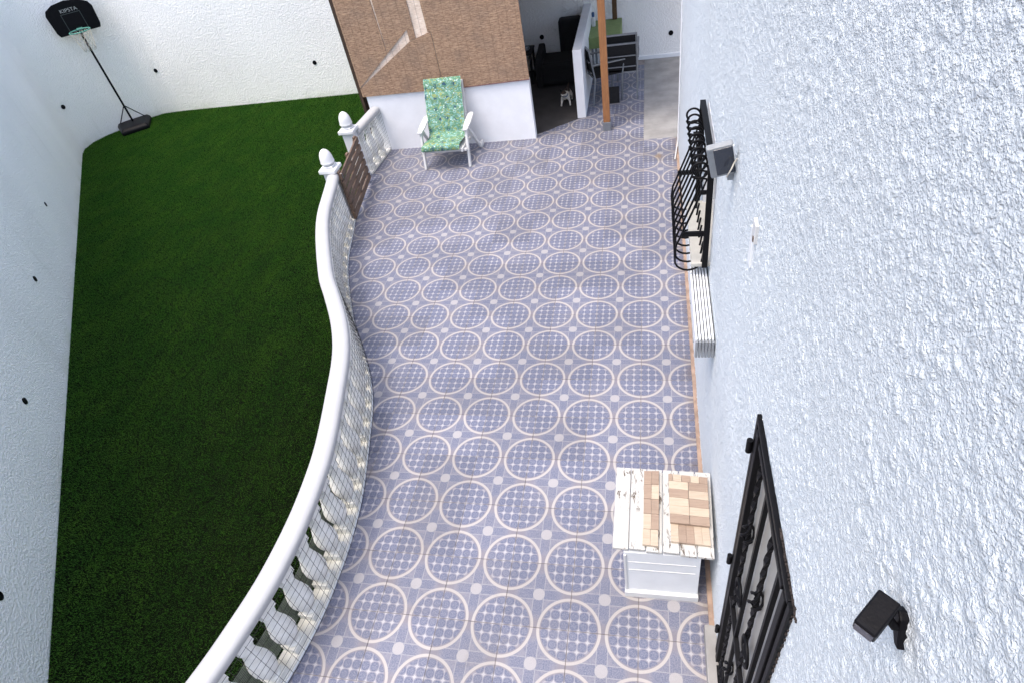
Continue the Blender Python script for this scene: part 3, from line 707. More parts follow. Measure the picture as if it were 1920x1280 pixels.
# "right" of the travel direction towards the camera is the lawn side, so the patio side is to its left
_p, _t = cl_at(3.0); PS = 1 if (_p[0] + -_t[1] * 0.1) > _p[0] else -1
wm = MB(); ns = int(CLEN / 0.07)
for i in range(ns + 1):
    q = offs(min(i * 0.07, CLEN - 1e-3), PS * (0.082 + 0.002 * math.sin(i * 0.7))); wm.tube([(q[0], q[1], 0.004), (q[0], q[1], 0.635)], 0.0017, 3, caps=False)
for j in range(10):
    z = 0.012 + j * 0.068
    wm.tube([(*offs(min(i * 0.10, CLEN - 1e-3), PS * (0.0845 + 0.002 * math.sin(i * 1.4))), z + 0.004 * math.sin(i * 0.5 + j)) for i in range(int(CLEN / 0.10) + 1)], 0.0017, 3, caps=False)
tag(wm.build('wire_mesh', m_wire, bl), kind='stuff')
nm = MB()
for j in range(17):
    z = 0.035 + j * 0.0165
    q = [offs(min(i * 0.12, CLEN - 1e-3), -PS * 0.082) for i in range(int(CLEN / 0.12) + 1)]
    k0 = len(nm.v)
    for c_ in q: nm.v += [(c_[0], c_[1], z), (c_[0], c_[1], z + 0.0125)]
    for i in range(len(q) - 1): nm.f.append((k0 + 2 * i, k0 + 2 * i + 2, k0 + 2 * i + 3, k0 + 2 * i + 1))
tag(nm.build('shade_netting', m_net, bl), kind='stuff')
def post(parent, x, y):
    p = MB().box((x, y, 0.31), (0.165, 0.165, 0.82)).build('post', m_postw, parent, bevel=0.01)
    MB().box((x, y, 0.752), (0.235, 0.235, 0.055)).box((x, y, 0.795), (0.15, 0.15, 0.03)).build('cap', m_postw, p, bevel=0.012)
    MB().lathe([(0.05, 0.80), (0.048, 0.82), (0.085, 0.835), (0.092, 0.852), (0.088, 0.862), (0.086, 0.885), (0.083, 0.915), (0.073, 0.955), (0.054, 0.99), (0.030, 1.012), (0.008, 1.022)], (x, y, 0), 24).build('finial', m_postw, p, smooth=True)
post(bl, -3.765, 5.47)
b2 = thing('balustrade', (-3.9, 7.0, 0), 'short straight white balustrade from far gate post to the shed wall', 'balustrade')
post(b2, -3.945, 6.63)
C2 = np.array([(-3.90 + 0.06 * t, 6.70 + t * (YS - 6.715)) for t in np.linspace(0, 1, 8)])
sweep(C2, railp).build('handrail', m_rail, b2, smooth=True)
sweep(C2, [(-0.068, -0.2), (-0.068, 0.030), (0.066, 0.030), (0.066, -0.2)]).build('plinth', m_bal, b2)
for t in (0.18, 0.46, 0.74):
    o = bal0.copy(); COL.objects.link(o); o.parent = b2; o.location = Vector((-3.90 + 0.06 * t, 6.70 + t * 0.785, 0)) - b2.location
wm = MB()
for i in range(16): wm.tube([(-3.818 + 0.004 * i, 6.71 + i * 0.05, 0.004), (-3.818 + 0.004 * i, 6.71 + i * 0.05, 0.63)], 0.0013, 3, caps=False)
for j in range(13): wm.tube([(-3.816, 6.71, 0.012 + j * 0.0505), (-3.756, 7.47, 0.012 + j * 0.0505)], 0.0013, 3, caps=False)
tag(wm.build('wire_mesh', m_wire, b2), kind='stuff')

# wooden gate between the posts
GA, GB = Vector((-3.615, 5.36, 0)), Vector((-3.80, 6.52, 0)); gd = (GB - GA).normalized()
gt = thing('garden_gate', ((GA + GB) / 2), 'low brown weathered slatted wooden gate between the white posts', 'gate')
gn = Vector((gd.y, -gd.x, 0)); gn = gn if gn.x > 0 else -gn
for k in range(6):
    z = 0.095 + k * 0.114
    MB().bar(GA + gd * 0.02 + Vector((0, 0, z)) + gn * 0.012, GB - gd * 0.02 + Vector((0, 0, z)) + gn * 0.012, 0.078, 0.024, up=gn).build('board', m_gate, gt, bevel=0.003)
for t in (0.06, 0.5, 0.94):
    q = GA.lerp(GB, t) - gn * 0.012; MB().box(q + Vector((0, 0, 0.375)), (0.03, 0.07, 0.70)).build('stile', m_gate, gt, bevel=0.003)
a_, b_ = GA.lerp(GB, 0.06) - gn * 0.03, GA.lerp(GB, 0.94) - gn * 0.03
MB().bar(a_ + Vector((0, 0, 0.10)), b_ + Vector((0, 0, 0.66)), 0.06, 0.018, up=gn).build('brace', m_gate, gt)
MB().tube([GA + Vector((-0.09, 0.02, 0.70)), GA + Vector((0.02, 0.05, 0.70)), GA + Vector((0.02, 0.05, 0.64))], 0.006, 6).build('latch', m_alu, gt)

# ------------------------------------------------------------------ shed: low wall, reed screens, pergola, partition
lw = MB().box((-2.66, YS + 0.06, 0.445 - 0.05), (2.54, 0.12, 0.99)).build('shed_wall', m_smooth, origin=(-2.66, YS + 0.06, 0), bevel=0.008)
tag(lw, 'low smooth white shed wall under the brown reed screens', 'wall')
pw = MB().box((-0.735, (8.10 + YB) / 2, 0.515), (0.135, YB - 8.10, 1.03)).build('partition_wall', m_smooth, origin=(-0.735, 9.2, 0), bevel=0.008)
tag(pw, 'narrow white partition wall beside the dark shed doorway', 'wall')
YR = YS - 0.022
XZ = lambda u, v, w: (u, w, v)
rs = thing('reed_screen', (-3.3, YR, 0.9), 'torn brown reed screen at left with backlight painted into its gaps', 'screen', 'reed screens on the shed')
for poly in ([(-3.97, 2.32), (-3.436, 2.32), (-3.392, 1.462), (-3.95, 1.035), (-3.97, 1.02)],
             [(-3.402, 2.32), (-2.915, 2.32), (-2.908, 1.628), (-3.004, 1.600), (-3.010, 1.752), (-3.384, 1.468)],
             [(-3.97, 1.012), (-3.94, 1.028), (-3.01, 1.592), (-2.905, 1.622), (-2.672, 1.69), (-2.668, 0.885), (-3.97, 0.885)]):
    MB().prism(poly, XZ, YR - 0.008, YR + 0.004).build('reed_layer', m_reed, rs)
MB().box((-3.32, YR + 0.011, 1.60), (1.29, 0.008, 1.41)).build('painted_backlight_layer', m_reed2, rs)  # pale sheet behind the gaps, light through the reed put into its colour
rs2 = thing('reed_screen', (-2.0, YR, 0.9), 'whole brown reed screen at right, next to the shed doorway', 'screen', 'reed screens on the shed')
MB().prism([(-2.660, 0.885), (-1.372, 0.915), (-1.385, 2.32), (-2.735, 2.32), (-2.715, 1.69), (-2.664, 1.69)], XZ, YR - 0.008, YR + 0.004).build('reed_layer', m_reed, rs2)
MB().prism([(-2.66, 0.872), (-1.37, 0.902), (-1.37, 0.914), (-2.66, 0.884)], XZ, YR - 0.010, YR + 0.004).build('edging', M_plain('purple_brown_tape', lin(120, 84, 84), 0.7), rs2)
pg = thing('pergola', (-1.5, 8.8, 0), 'timber pergola with board roof over shed and orange brown post', 'pergola')
MB().box((-0.315, 7.63, 1.27), (0.098, 0.098, 2.28)).build('post', m_post, pg, bevel=0.004)
MB().box((-0.315, 7.625, 0.065), (0.118, 0.118, 0.13)).build('post_foot', m_alu, pg, bevel=0.003)
MB().box((-4.01, YS + 0.04, 1.18), (0.045, 0.09, 2.42)).build('corner_stud', m_beam, pg)
for k in range(18): MB().box((-4.0, YS + 0.16 + k * 0.16, 1.2), (0.02, 0.156, 2.56)).build('added_shade_board', m_brown, pg)  # unseen boards added to keep daylight out of the shed
MB().box((-1.425, YS + 0.06, 1.6), (0.05, 0.07, 1.40)).build('corner_stud', m_beam, pg)
MB().box((-1.8, 7.63, 2.46), (4.7, 0.09, 0.12)).build('beam', m_post, pg); MB().box((-1.8, YB - 0.08, 2.46), (4.7, 0.09, 0.12)).build('beam', m_post, pg)
for k in range(29):
    MB().box((-4.1 + 0.08 + k * 0.162, (7.48 + YB) / 2, 2.535), (0.158, YB - 7.48, 0.022)).build('roof_board', m_brown, pg)

# dark furniture inside the shed
ac = thing('armchair', (-1.2, 9.75, 0), 'dark upholstered armchair in the shaded shed behind the dog', 'armchair')
MB().box((-1.22, 9.72, 0.24), (0.62, 0.62, 0.36)).build('seat', m_dark, ac, bevel=0.05)
MB().box((-1.03, 10.1, 0.50), (0.40, 0.22, 0.86)).build('backrest', m_dark, ac, bevel=0.05)
for xx in (-1.56, -0.90): MB().prism([(9.40, 0.03), (10.12, 0.03), (10.12, 0.56), (9.85, 0.53), (9.45, 0.48), (9.40, 0.44)], lambda u, v, w: (w, u, v), xx - 0.06, xx + 0.06).build('arm', m_dark, ac, bevel=0.03)
st = thing('side_table', (-1.86, 9.9, 0), 'dark side table inside the shed left of the armchair', 'table')
MB().box((-1.88, 9.9, 0.52), (0.36, 0.45, 0.03)).build('table_top', m_dark, st, bevel=0.005)
for xx in (-2.03, -1.73):
    for yy in (9.71, 10.09): MB().box((xx, yy, 0.253), (0.035, 0.035, 0.504)).build('leg', m_dark, st)
bw_ = MB().lathe([(0.03, 0.0), (0.055, 0.03), (0.06, 0.055), (0.055, 0.055), (0.028, 0.01)], (-1.80, 9.86, 0.536), 16).build('bowl', m_grey, origin=(-1.80, 9.86, 0.536), smooth=True)
tag(bw_, 'small grey bowl on the dark side table', 'bowl')

# garden table, chairs, bottle, board behind the post
gtb = thing('garden_table', (-0.42, 9.85, 0), 'garden table under a green cloth behind the pergola post', 'table')
MB().box((-0.42, 9.85, 0.745), (0.50, 0.86, 0.03)).build('table_top', m_alu, gtb)
for xx in (-0.62, -0.22):
    for yy in (9.47, 10.23): MB().box((xx, yy, 0.365), (0.035, 0.035, 0.73)).build('leg', m_alu, gtb)
tc = MB().box((-0.42, 9.85, 0.764), (0.53, 0.89, 0.006)).box((-0.154, 9.85, 0.63), (0.006, 0.89, 0.27)).box((-0.686 + 0.03, 9.85, 0.66), (0.005, 0.89, 0.2)).box((-0.42, 9.403, 0.68), (0.53, 0.006, 0.17)).build('tablecloth', m_greenc, origin=(-0.42, 9.85, 0.764), bevel=0.002)
tag(tc, 'plain green cloth spread over the garden table', 'tablecloth')
bt = thing('bottle', (-0.62, 10.0, 0.768), 'white bottle with blue cap on the green tablecloth', 'bottle')
MB().lathe([(0.033, 0), (0.036, 0.01), (0.036, 0.12), (0.022, 0.15)], (-0.62, 10.0, 0.768), 14).build('body', m_white, bt, smooth=True)
MB().lathe([(0.024, 0.15), (0.024, 0.21), (0.018, 0.22)], (-0.62, 10.0, 0.768), 14).build('cap', m_bluep, bt, smooth=True)
bd = MB().box((-0.27, 10.24, 0.768 + 0.16), (0.08, 0.03, 0.32)).build('wooden_board', m_brown, origin=(-0.27, 10.24, 0.768), bevel=0.004)
tag(bd, 'upright brown wooden board on the green table against the back wall', 'board')
def garden_chair(x, y, z, rz, label):
    t = thing('garden_chair', (x, y, z), label, 'chair', 'stacking garden chairs by the table')
    Rz = Matrix.Rotation(rz, 3, 'Z'); L = Vector((x, y, z)); W = lambda a, b, c: L + Rz @ Vector((a, b, c))
    for sx in (-1, 1):
        MB().tube([W(sx * 0.25, -0.22, 0), W(sx * 0.25, -0.24, 0.42), W(sx * 0.25, -0.27, 0.62)], 0.013, 8).build('leg', m_alu, t, smooth=True)
        MB().tube([W(sx * 0.25, 0.26, 0), W(sx * 0.25, 0.21, 0.42), W(sx * 0.25, 0.29, 0.88)], 0.013, 8).build('leg', m_alu, t, smooth=True)
        MB().bar(W(sx * 0.26, -0.28, 0.635), W(sx * 0.26, 0.25, 0.645), 0.045, 0.02).build('arm', m_alu, t, bevel=0.004)
    MB().bar(W(-0.25, 0.288, 0.87), W(0.25, 0.288, 0.87), 0.03, 0.025).build('top_rail', m_alu, t, bevel=0.003)
    for yy in (-0.24, 0.21): MB().bar(W(-0.25, yy, 0.415), W(0.25, yy, 0.415), 0.025, 0.025).build('seat_rail', m_alu, t, bevel=0.003)
    m = MB(); m.box(W(0, -0.01, 0.428), (0.47, 0.44, 0.008), Rz.copy()); m.build('seat', m_dark, t)
    m = MB(); m.box(W(0, 0.258, 0.66), (0.47, 0.008, 0.40), Rz @ Matrix.Rotation(math.radians(-9), 3, 'X')); m.build('backrest', m_dark, t)
    for q in range(2): MB().bar(W(-0.235, 0.262 + 0.028 * q, 0.52 + q * 0.17), W(0.235, 0.262 + 0.028 * q, 0.52 + q * 0.17), 0.018, 0.014).build('back_slat', m_alu, t)
    return t
garden_chair(-0.13, 8.93, 0.0, math.pi, 'silver framed garden chair right of the post, bottom of its stack')
garden_chair(-0.13, 8.99, 0.115, math.pi, 'silver framed garden chair right of the post, top of its stack')
garden_chair(-0.42, 8.83, 0.0, math.pi * 0.62, 'silver framed garden chair left of the post beside the partition')
fb = MB(); fb.box((-0.26, 8.55, 0.14), (0.20, 0.02, 0.26)).build('framed_panel', m_dark, origin=(-0.26, 8.55, 0.01), bevel=0.004)
bpy.data.objects['framed_panel']['label'] = 'small dark framed panel leaning under the stacked chairs'; bpy.data.objects['framed_panel']['category'] = 'panel'

# ------------------------------------------------------------------ reclining chair with cushion
ch = thing('reclining_chair', (-2.62, 7.0, 0), 'white slatted reclining garden chair against the low shed wall', 'chair')
CX = -2.625
for sx in (-1, 1):
    x = CX + sx * 0.345
    MB().bar((x, 6.73, 0), (x, 6.90, 0.54), 0.055, 0.035, up=(1, 0, 0)).build('leg', m_white, ch, bevel=0.006)
    MB().bar((x + sx * 0.03, 7.36, 0.0), (x + sx * 0.012, 6.98, 0.50), 0.05, 0.03, up=(1, 0, 0)).build('leg', m_white, ch, bevel=0.006)
    MB().prism([(-0.035, -0.29), (0.035, -0.29), (0.05, -0.1), (0.045, 0.16), (0.02, 0.2), (-0.02, 0.2), (-0.045, 0.16), (-0.05, -0.1)], lambda u, v, w, x=x: (x + u, 7.12 + v, w + v * 0.10), 0.535, 0.560).build('armrest', m_white, ch, bevel=0.006)
    MB().bar((CX + sx * 0.29, 6.66, 0.30), (CX + sx * 0.29, 7.20, 0.24), 0.05, 0.03, up=(1, 0, 0)).build('seat_rail', m_white, ch, bevel=0.005)
    MB().bar((CX + sx * 0.27, 7.12, 0.22), (CX + sx * 0.27, 7.435, 1.02), 0.045, 0.03, up=(1, 0, 0)).build('back_rail', m_white, ch, bevel=0.005)
MB().bar((CX - 0.345, 6.745, 0.27), (CX + 0.345, 6.745, 0.27), 0.05, 0.03).build('crossbar', m_white, ch, bevel=0.005)
MB().box((CX + 0.40, 7.37, 0.045), (0.05, 0.13, 0.09)).build('wheel_block', m_white, ch, bevel=0.02)
for k in range(6):
    t = (k + 0.5) / 6; MB().box((CX, 6.66 + 0.52 * t, 0.318 - 0.055 * t), (0.56, 0.06, 0.016)).build('slat', m_white, ch, bevel=0.004)
for k in range(9):
    t = (k + 0.4) / 9; MB().box((CX, 7.10 + 0.315 * t, 0.24 + 0.79 * t), (0.52, 0.016, 0.06), Matrix.Rotation(math.radians(-22), 3, 'X')).build('slat', m_white, ch, bevel=0.004)
# cushion: one padded strip folded at the seat
path3, _ = spline([(6.63, 0.30), (6.66, 0.355), (6.80, 0.352), (6.98, 0.325), (7.08, 0.34), (7.13, 0.44), (7.20, 0.62), (7.28, 0.82), (7.365, 1.03), (7.385, 1.06)], 70)
m = MB(); NW = 24; TH = 0.055
for i, (y, z) in enumerate(path3):
    t = path3[min(i + 1, 69)] - path3[max(i - 1, 0)]; t = t / np.linalg.norm(t); nn = np.array((-t[1], t[0]))
    sv = i / 69; pil = (0.55 + 0.45 * abs(math.sin(sv * math.pi * 7)) ** 0.5) * min(1, min(sv, 1 - sv) * 18 + 0.25)
    for side in (1, -1):
        for j in range(NW + 1):
            a = j / NW * 2 - 1; prof = (1 - abs(a) ** 5) ** 0.5 * 0.8 + 0.2 * (1 - abs(a)); puff = 0.82 + 0.18 * abs(math.cos(a * math.pi * 1.5))
            th = TH * 0.5 * prof * pil * puff * (1.25 if side == 1 else 0.5)
            wdt = 0.285 * (1 + 0.012 * math.sin(i * 0.6)); m.v.append((CX - 0.02 + a * wdt + 0.012 * sv, y + nn[0] * th * side + 0.0, z + nn[1] * th * side + 0.026))
row = 2 * (NW + 1)
for i in range(69):
    for j in range(NW):
        a = i * row + j; m.f.append((a, a + 1, a + row + 1, a + row)); a += NW + 1; m.f.append((a, a + row, a + row + 1, a + 1))
    for j in (0, NW): a = i * row + j; m.f.append((a, a + row, a + row + NW + 1, a + NW + 1))
for i in (0, 69):
    for j in range(NW): a = i * row + j; m.f.append((a, a + 1, a + NW + 2, a + NW + 1))
cu = m.build('chair_cushion', m_cush, origin=(CX, 7.0, 0.33), smooth='all'); tag(cu, 'green and teal leaf print cushion on the white reclining chair', 'cushion')

# ------------------------------------------------------------------ white stand with wooden block panels
cbx = thing('cabinet', (0.37, 0.8, 0), 'small white cabinet with peeling plank top against the house wall', 'cabinet')
ZC0 = 0.575
pc = [((0.076, 1.108), (0.072, 0.520)), ((0.690, 1.092), (0.675, 0.494))]
NP = 6
for k in range(NP):
    f0, f1 = k / NP, (k + 1) / NP; L_ = lambda a, b, t: (a[0] + (b[0] - a[0]) * t, a[1] + (b[1] - a[1]) * t)
    A, B = L_(pc[0][0], pc[1][0], f0 + 0.006), L_(pc[0][0], pc[1][0], f1 - 0.006); D, C_ = L_(pc[0][1], pc[1][1], f0 + 0.006), L_(pc[0][1], pc[1][1], f1 - 0.006)
    j0 = RNG.uniform(-0.006, 0.006)
    MB().prism([A, B, (C_[0], C_[1] + j0), (D[0], D[1] + j0)], lambda u, v, w: (u, v, w), ZC0, ZC0 + 0.022).build('top_plank', m_peel, cbx, bevel=0.003)
MB().box((0.375, 0.815, ZC0 - 0.012), (0.50, 0.56, 0.02)).build('top_batten', m_cab, cbx)
X0, X1, Y0, Y1 = 0.140, 0.600, 0.512, 1.05
MB().box(((X0 + X1) / 2, Y0 + 0.012, 0.31), (X1 - X0, 0.02, 0.49)).build('front_panel', m_cab, cbx, bevel=0.003)
for zz in (0.34, 0.44): MB().box(((X0 + X1) / 2, Y0 + 0.0005, zz), (X1 - X0 - 0.05, 0.004, 0.004)).build('groove_bead', m_white, cbx)
MB().box((X0 + 0.010, (Y0 + Y1) / 2 + 0.01, 0.31), (0.02, Y1 - Y0 - 0.03, 0.49)).build('side_panel', m_cab, cbx, bevel=0.003)
MB().box((X1 - 0.010, (Y0 + Y1) / 2 + 0.01, 0.31), (0.02, Y1 - Y0 - 0.03, 0.49)).build('side_panel', m_cab, cbx, bevel=0.003)
MB().box(((X0 + X1) / 2, Y1 + 0.005, 0.31), (X1 - X0, 0.02, 0.49)).build('back_panel', m_cab, cbx)
MB().box((X0 + 0.006, Y0 - 0.002, 0.30), (0.016, 0.012, 0.46)).build('corner_strip', m_white, cbx, bevel=0.002)
MB().box(((X0 + X1) / 2, Y0 + 0.26, 0.032), (X1 - X0 + 0.012, Y1 - Y0 + 0.03, 0.064)).build('base', m_white, cbx, bevel=0.004)
ZP = ZC0 + 0.0225
def quad_panel(name, label, c4, nx, ny, z, th, layout, origin):
    """c4: far-left, far-right, near-right, near-left; blocks split u by nx and v by ny"""
    t = thing(name, origin, label, 'wood panel'); fl_, fr_, nr_, nl_ = (np.array(q) for q in c4)
    Q = lambda a, b: (fl_ * (1 - a) + fr_ * a) * (1 - b) + (nl_ * (1 - a) + nr_ * a) * b
    for a0, a1, b0, b1, mt in layout:
        e = 0.0012; g_ = [Q(a0, b0), Q(a1, b0), Q(a1, b1), Q(a0, b1)]; c_ = sum(g_) / 4
        g_ = [q + (c_ - q) / np.linalg.norm(c_ - q) * e for q in g_]
        MB().prism([tuple(q) for q in g_], lambda u, v, w: (u, v, w), z, z + th + RNG.uniform(-0.0008, 0.0008)).build('block', mt, t, bevel=0.0012)
    return t
A_, B_ = m_blkA, m_blkB
lay = []
pat = [(B_, B_), (B_, A_), (B_, B_), (A_, B_), (A_, A_)]
for i in range(5):
    for j in range(2): lay.append((j / 2 - (0.04 if i == 4 else 0), (j + 1) / 2 - (0.04 if i == 4 else 0), i / 5, (i + 1) / 5, pat[i][j]))
quad_panel('block_panel', 'narrow panel of tan and pale wood blocks at left of the cabinet top', [(0.262, 1.075), (0.360, 1.078), (0.352, 0.535), (0.258, 0.540)], 2, 5, ZP, 0.020, lay, (0.31, 0.81, ZP))
lay = [(i / 5, (i + 1) / 5, 0, 1, (A_, B_, B_, A_, A_)[i]) for i in range(5)]
quad_panel('block_panel', 'lower panel of upright wood blocks on the cabinet, half under another', [(0.425, 0.745), (0.650, 0.738), (0.655, 0.560), (0.424, 0.572)], 5, 1, ZP, 0.020, lay, (0.54, 0.65, ZP))
lay = []
for i in range(6):
    if i == 0:
        for j, mt in enumerate((B_, A_, B_, A_, B_)): lay.append(((0, 0.11, 0.33, 0.56, 0.78)[j], (0.11, 0.33, 0.56, 0.78, 1)[j], 0, 0.15, mt))
    else:
        lay += [(0, 0.5, 0.15 + (i - 1) * 0.17, 0.15 + i * 0.17, (None, A_, B_, A_, A_, B_)[i]), (0.5, 1, 0.15 + (i - 1) * 0.17, 0.15 + i * 0.17, (None, B_, A_, B_, A_, B_)[i])]
quad_panel('block_panel', 'upper panel of striped wood blocks stacked at right on the cabinet', [(0.418, 1.045), (0.664, 1.028), (0.656, 0.676), (0.420, 0.690)], 2, 6, ZP + 0.022, 0.020, lay, (0.54, 0.86, ZP + 0.022))

# ------------------------------------------------------------------ basketball hoop in the corner of the lawn
hp = thing('basketball_hoop', (-10.36, 9.75, ZT), 'black basketball hoop on a slim pole in the lawn corner', 'basketball hoop')
HB = Vector((-10.36, 9.75, 0)); ea = math.radians(38); E = Vector((math.cos(ea), math.sin(ea), 0)); Nn = Vector((math.sin(ea), -math.cos(ea), 0))   # board right, board facing
W = lambda a, b, z: HB + E * a + Nn * b + Vector((0, 0, z))
m = MB(); pf = [(-0.35, -0.20), (0.35, -0.20), (0.27, 0.42), (-0.27, 0.42)]
k0 = len(m.v)
for sc1, z in ((1, ZT + 0.002), (1, ZT + 0.07), (0.86, ZT + 0.125)):
    for a, b in pf: m.v.append(tuple(W(a * sc1, b * sc1, z)))
for i in range(2):
    for j in range(4): m.f.append((i * 4 + j, i * 4 + (j + 1) % 4, i * 4 + 4 + (j + 1) % 4, i * 4 + 4 + j))
m.f += [(3, 2, 1, 0), (8, 9, 10, 11)]
m.build('base', m_black, hp, bevel=0.02)
MB().tube([W(0, 0, ZT + 0.10), W(0, 0, 2.05)], 0.020, 10).build('pole', m_black, hp, smooth=True)
for a in (-0.26, 0.26): MB().tube([W(a, -0.10, ZT + 0.11), W(0, 0, 0.36)], 0.010, 8).build('brace', m_black, hp, smooth=True)
bbp = [(-0.36, 1.86), (-0.27, 1.79), (0.40, 1.79), (0.49, 1.86), (0.46, 2.18), (0.40, 2.27), (0.28, 2.335), (0.10, 2.36), (-0.08, 2.335), (-0.22, 2.27), (-0.31, 2.18)]
bbp = [(-0.37, 1.87), (-0.34, 1.80), (0.38, 1.80), (0.41, 1.87), (0.43, 2.17), (0.39, 2.25), (0.25, 2.32), (0.02, 2.35), (-0.21, 2.32), (-0.35, 2.25), (-0.39, 2.17)]
bb = MB().prism(bbp, lambda u, v, w: tuple(W(u, w, v)), 0.045, 0.075).build('backboard', m_black, hp, bevel=0.008)
m = MB()
for a, b, c, d in ((-0.15, 0.19, 2.135, 2.145), (-0.15, 0.19, 1.83, 1.84), (-0.15, -0.14, 1.84, 2.135), (0.18, 0.19, 1.84, 2.135)):
    m.prism([(a, c), (b, c), (b, d), (a, d)], lambda u, v, w: tuple(W(u, w, v)), 0.0755, 0.0775)
m.build('target_square', m_txt2, bb)
tcu = bpy.data.curves.new('lettering', 'FONT'); tcu.body = 'KIPSTA'; tcu.size = 0.085; tcu.align_x = 'CENTER'; tcu.extrude = 0.0008
to = bpy.data.objects.new('lettering_curve', tcu); COL.objects.link(to); bpy.context.view_layer.update()
lme = bpy.data.meshes.new_from_object(to); bpy.data.objects.remove(to)
lo = bpy.data.objects.new('lettering', lme); COL.objects.link(lo); lo.parent = bb; lme.materials.clear(); lme.materials.append(m_txt)
lme.transform(Matrix.Translation(W(0.02, 0.0775, 2.165) - hp.location) @ Matrix((E, Vector((0, 0, 1)), Nn)).transposed().to_4x4() @ Matrix.Scale(1.15, 4, (1, 0, 0)))
rc = W(0.03, 0.075 + 0.215, 1.86); rr_ = 0.185
MB().tube([rc + E * rr_ * math.cos(a) + Nn * rr_ * math.sin(a) for a in [k * math.pi / 14 for k in range(28)]], 0.010, 7, closed=True).build('rim', m_teal, hp, smooth='all')
MB().bar(rc - Nn * 0.185, rc - Nn * 0.215, 0.10, 0.04).build('rim_plate', m_teal, hp)
m = MB()
for k in range(12):
    for sg in (1, -1):
        pts = []
        for j in range(6):
            a = 2 * math.pi * k / 12 + sg * j * 0.26; r = rr_ * (1 - 0.085 * j); pts.append(rc + E * r * math.cos(a) + Nn * r * math.sin(a) - Vector((0, 0, 0.07 * j)))
        m.tube(pts, 0.0028, 4)
m.build('net', m_net2, hp, smooth='all')

# white rod leaning at the foot of the house wall corner
rd = MB().tube([(0.640, 6.52, 0.009), (XW - 0.012, 6.86, 0.10)], 0.009, 8).build('white_rod', m_white, origin=(0.66, 6.6, 0), smooth=True); tag(rd, 'short white rod leaning at the foot of the house wall corner', 'rod')

# ------------------------------------------------------------------ dog in the shed doorway
DX, DY = -1.035, 8.60
dg = thing('dog', (DX, DY, 0), 'small white dog with dark ears standing in the shed doorway', 'dog')
jt = {'pelvis': (0.02, 0.24, 0.165, 0.058), 'loin': (0.01, 0.14, 0.165, 0.056), 'chest': (0, 0.04, 0.160, 0.066), 'neck': (-0.005, -0.015, 0.205, 0.044),
      'head': (-0.015, -0.045, 0.245, 0.050), 'muz': (-0.03, -0.095, 0.232, 0.026), 'nose': (-0.038, -0.122, 0.228, 0.017), 'tail1': (0.02, 0.30, 0.20, 0.018), 'tail2': (0.04, 0.34, 0.26, 0.010)}
ed = [('pelvis', 'loin'), ('loin', 'chest'), ('chest', 'neck'), ('neck', 'head'), ('head', 'muz'), ('muz', 'nose'), ('pelvis', 'tail1'), ('tail1', 'tail2')]
for sx, nme in ((-1, 'l'), (1, 'r')):
    jt['sh' + nme] = (sx * 0.052, 0.02, 0.125, 0.030); jt['el' + nme] = (sx * 0.064, 0.035, 0.085, 0.020); jt['wr' + nme] = (sx * 0.070, 0.005, 0.040, 0.014); jt['pa' + nme] = (sx * 0.074, -0.015, 0.013, 0.016)
    jt['hi' + nme] = (sx * 0.048 + 0.02, 0.225, 0.12, 0.034); jt['kn' + nme] = (sx * 0.058 + 0.02, 0.185, 0.085, 0.024); jt['ho' + nme] = (sx * 0.058 + 0.02, 0.255, 0.055, 0.014); jt['fo' + nme] = (sx * 0.060 + 0.02, 0.225, 0.013, 0.016)
    ed += [('chest', 'sh' + nme), ('sh' + nme, 'el' + nme), ('el' + nme, 'wr' + nme), ('wr' + nme, 'pa' + nme), ('pelvis', 'hi' + nme), ('hi' + nme, 'kn' + nme), ('kn' + nme, 'ho' + nme), ('ho' + nme, 'fo' + nme)]
names = list(jt); dme = bpy.data.meshes.new('body'); dme.from_pydata([jt[k][:3] for k in names], [(names.index(a), names.index(b)) for a, b in ed], [])
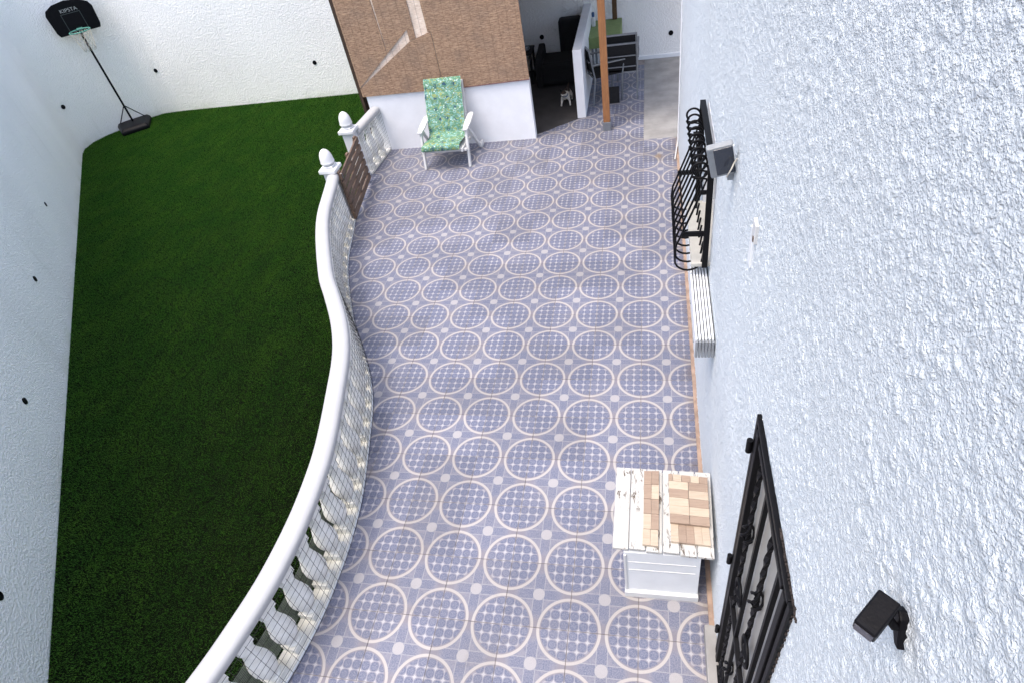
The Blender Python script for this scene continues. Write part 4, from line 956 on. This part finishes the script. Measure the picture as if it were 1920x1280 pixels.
def M_dog():
    g = G('dog_fur'); p = g.sep(g.obj()); o = g.obj()
    n = g.math('MULTIPLY', g.noise(o, 14, 3), 0.05)
    back = g.math('MULTIPLY', g.step(g.math('ADD', p[2], n), 0.20, 0.225), g.step(p[1], 0.06, 0.10))
    mask = g.math('MULTIPLY', g.step(g.math('ADD', p[2], n), 0.262, 0.275), g.step(p[1], 0.02, 0.0))
    col = g.mix(g.math('MAXIMUM', back, mask), lin(226, 220, 210), lin(58, 46, 40))
    return g.out(col, 0.85, g.bump(g.noise(o, 160, 3), 0.5, 0.004))
m_dog = M_dog(); dme.materials.append(m_dog)
do = bpy.data.objects.new('body', dme); COL.objects.link(do); do.parent = dg
md = do.modifiers.new('skin', 'SKIN')
for i, k in enumerate(names): dme.skin_vertices[0].data[i].radius = (jt[k][3], jt[k][3]); dme.skin_vertices[0].data[i].use_root = (k == 'pelvis')
md.use_smooth_shade = True; do.modifiers.new('sub', 'SUBSURF').levels = 2; do.modifiers['sub'].render_levels = 2
for sx in (-1, 1):
    MB().add([(DX - 0.015 + sx * 0.024, DY - 0.03, 0.275), (DX - 0.015 + sx * 0.052, DY - 0.03, 0.262), (DX - 0.015 + sx * 0.062, DY - 0.045, 0.318), (DX - 0.015 + sx * 0.038, DY - 0.015, 0.272)], [(0, 1, 2), (1, 3, 2), (3, 0, 2), (0, 3, 1)]).build('ear', m_dark, dg)
    MB().lathe([(0.001, -0.006), (0.006, -0.003), (0.006, 0.003), (0.001, 0.006)], (DX - 0.025 + sx * 0.022, DY - 0.088, 0.258), 8).build('eye', m_black, dg)
MB().lathe([(0.003, -0.008), (0.010, -0.003), (0.010, 0.004), (0.003, 0.008)], (DX - 0.04, DY - 0.138, 0.234), 8).build('nose', m_black, dg)
MB().tube([(DX - 0.005 + 0.05 * math.cos(a), DY - 0.01 + 0.044 * math.sin(a), 0.200 + 0.02 * math.sin(a)) for a in [k * math.pi / 8 for k in range(16)]], 0.006, 6, closed=True).build('collar', m_bluep, dg, smooth='all')
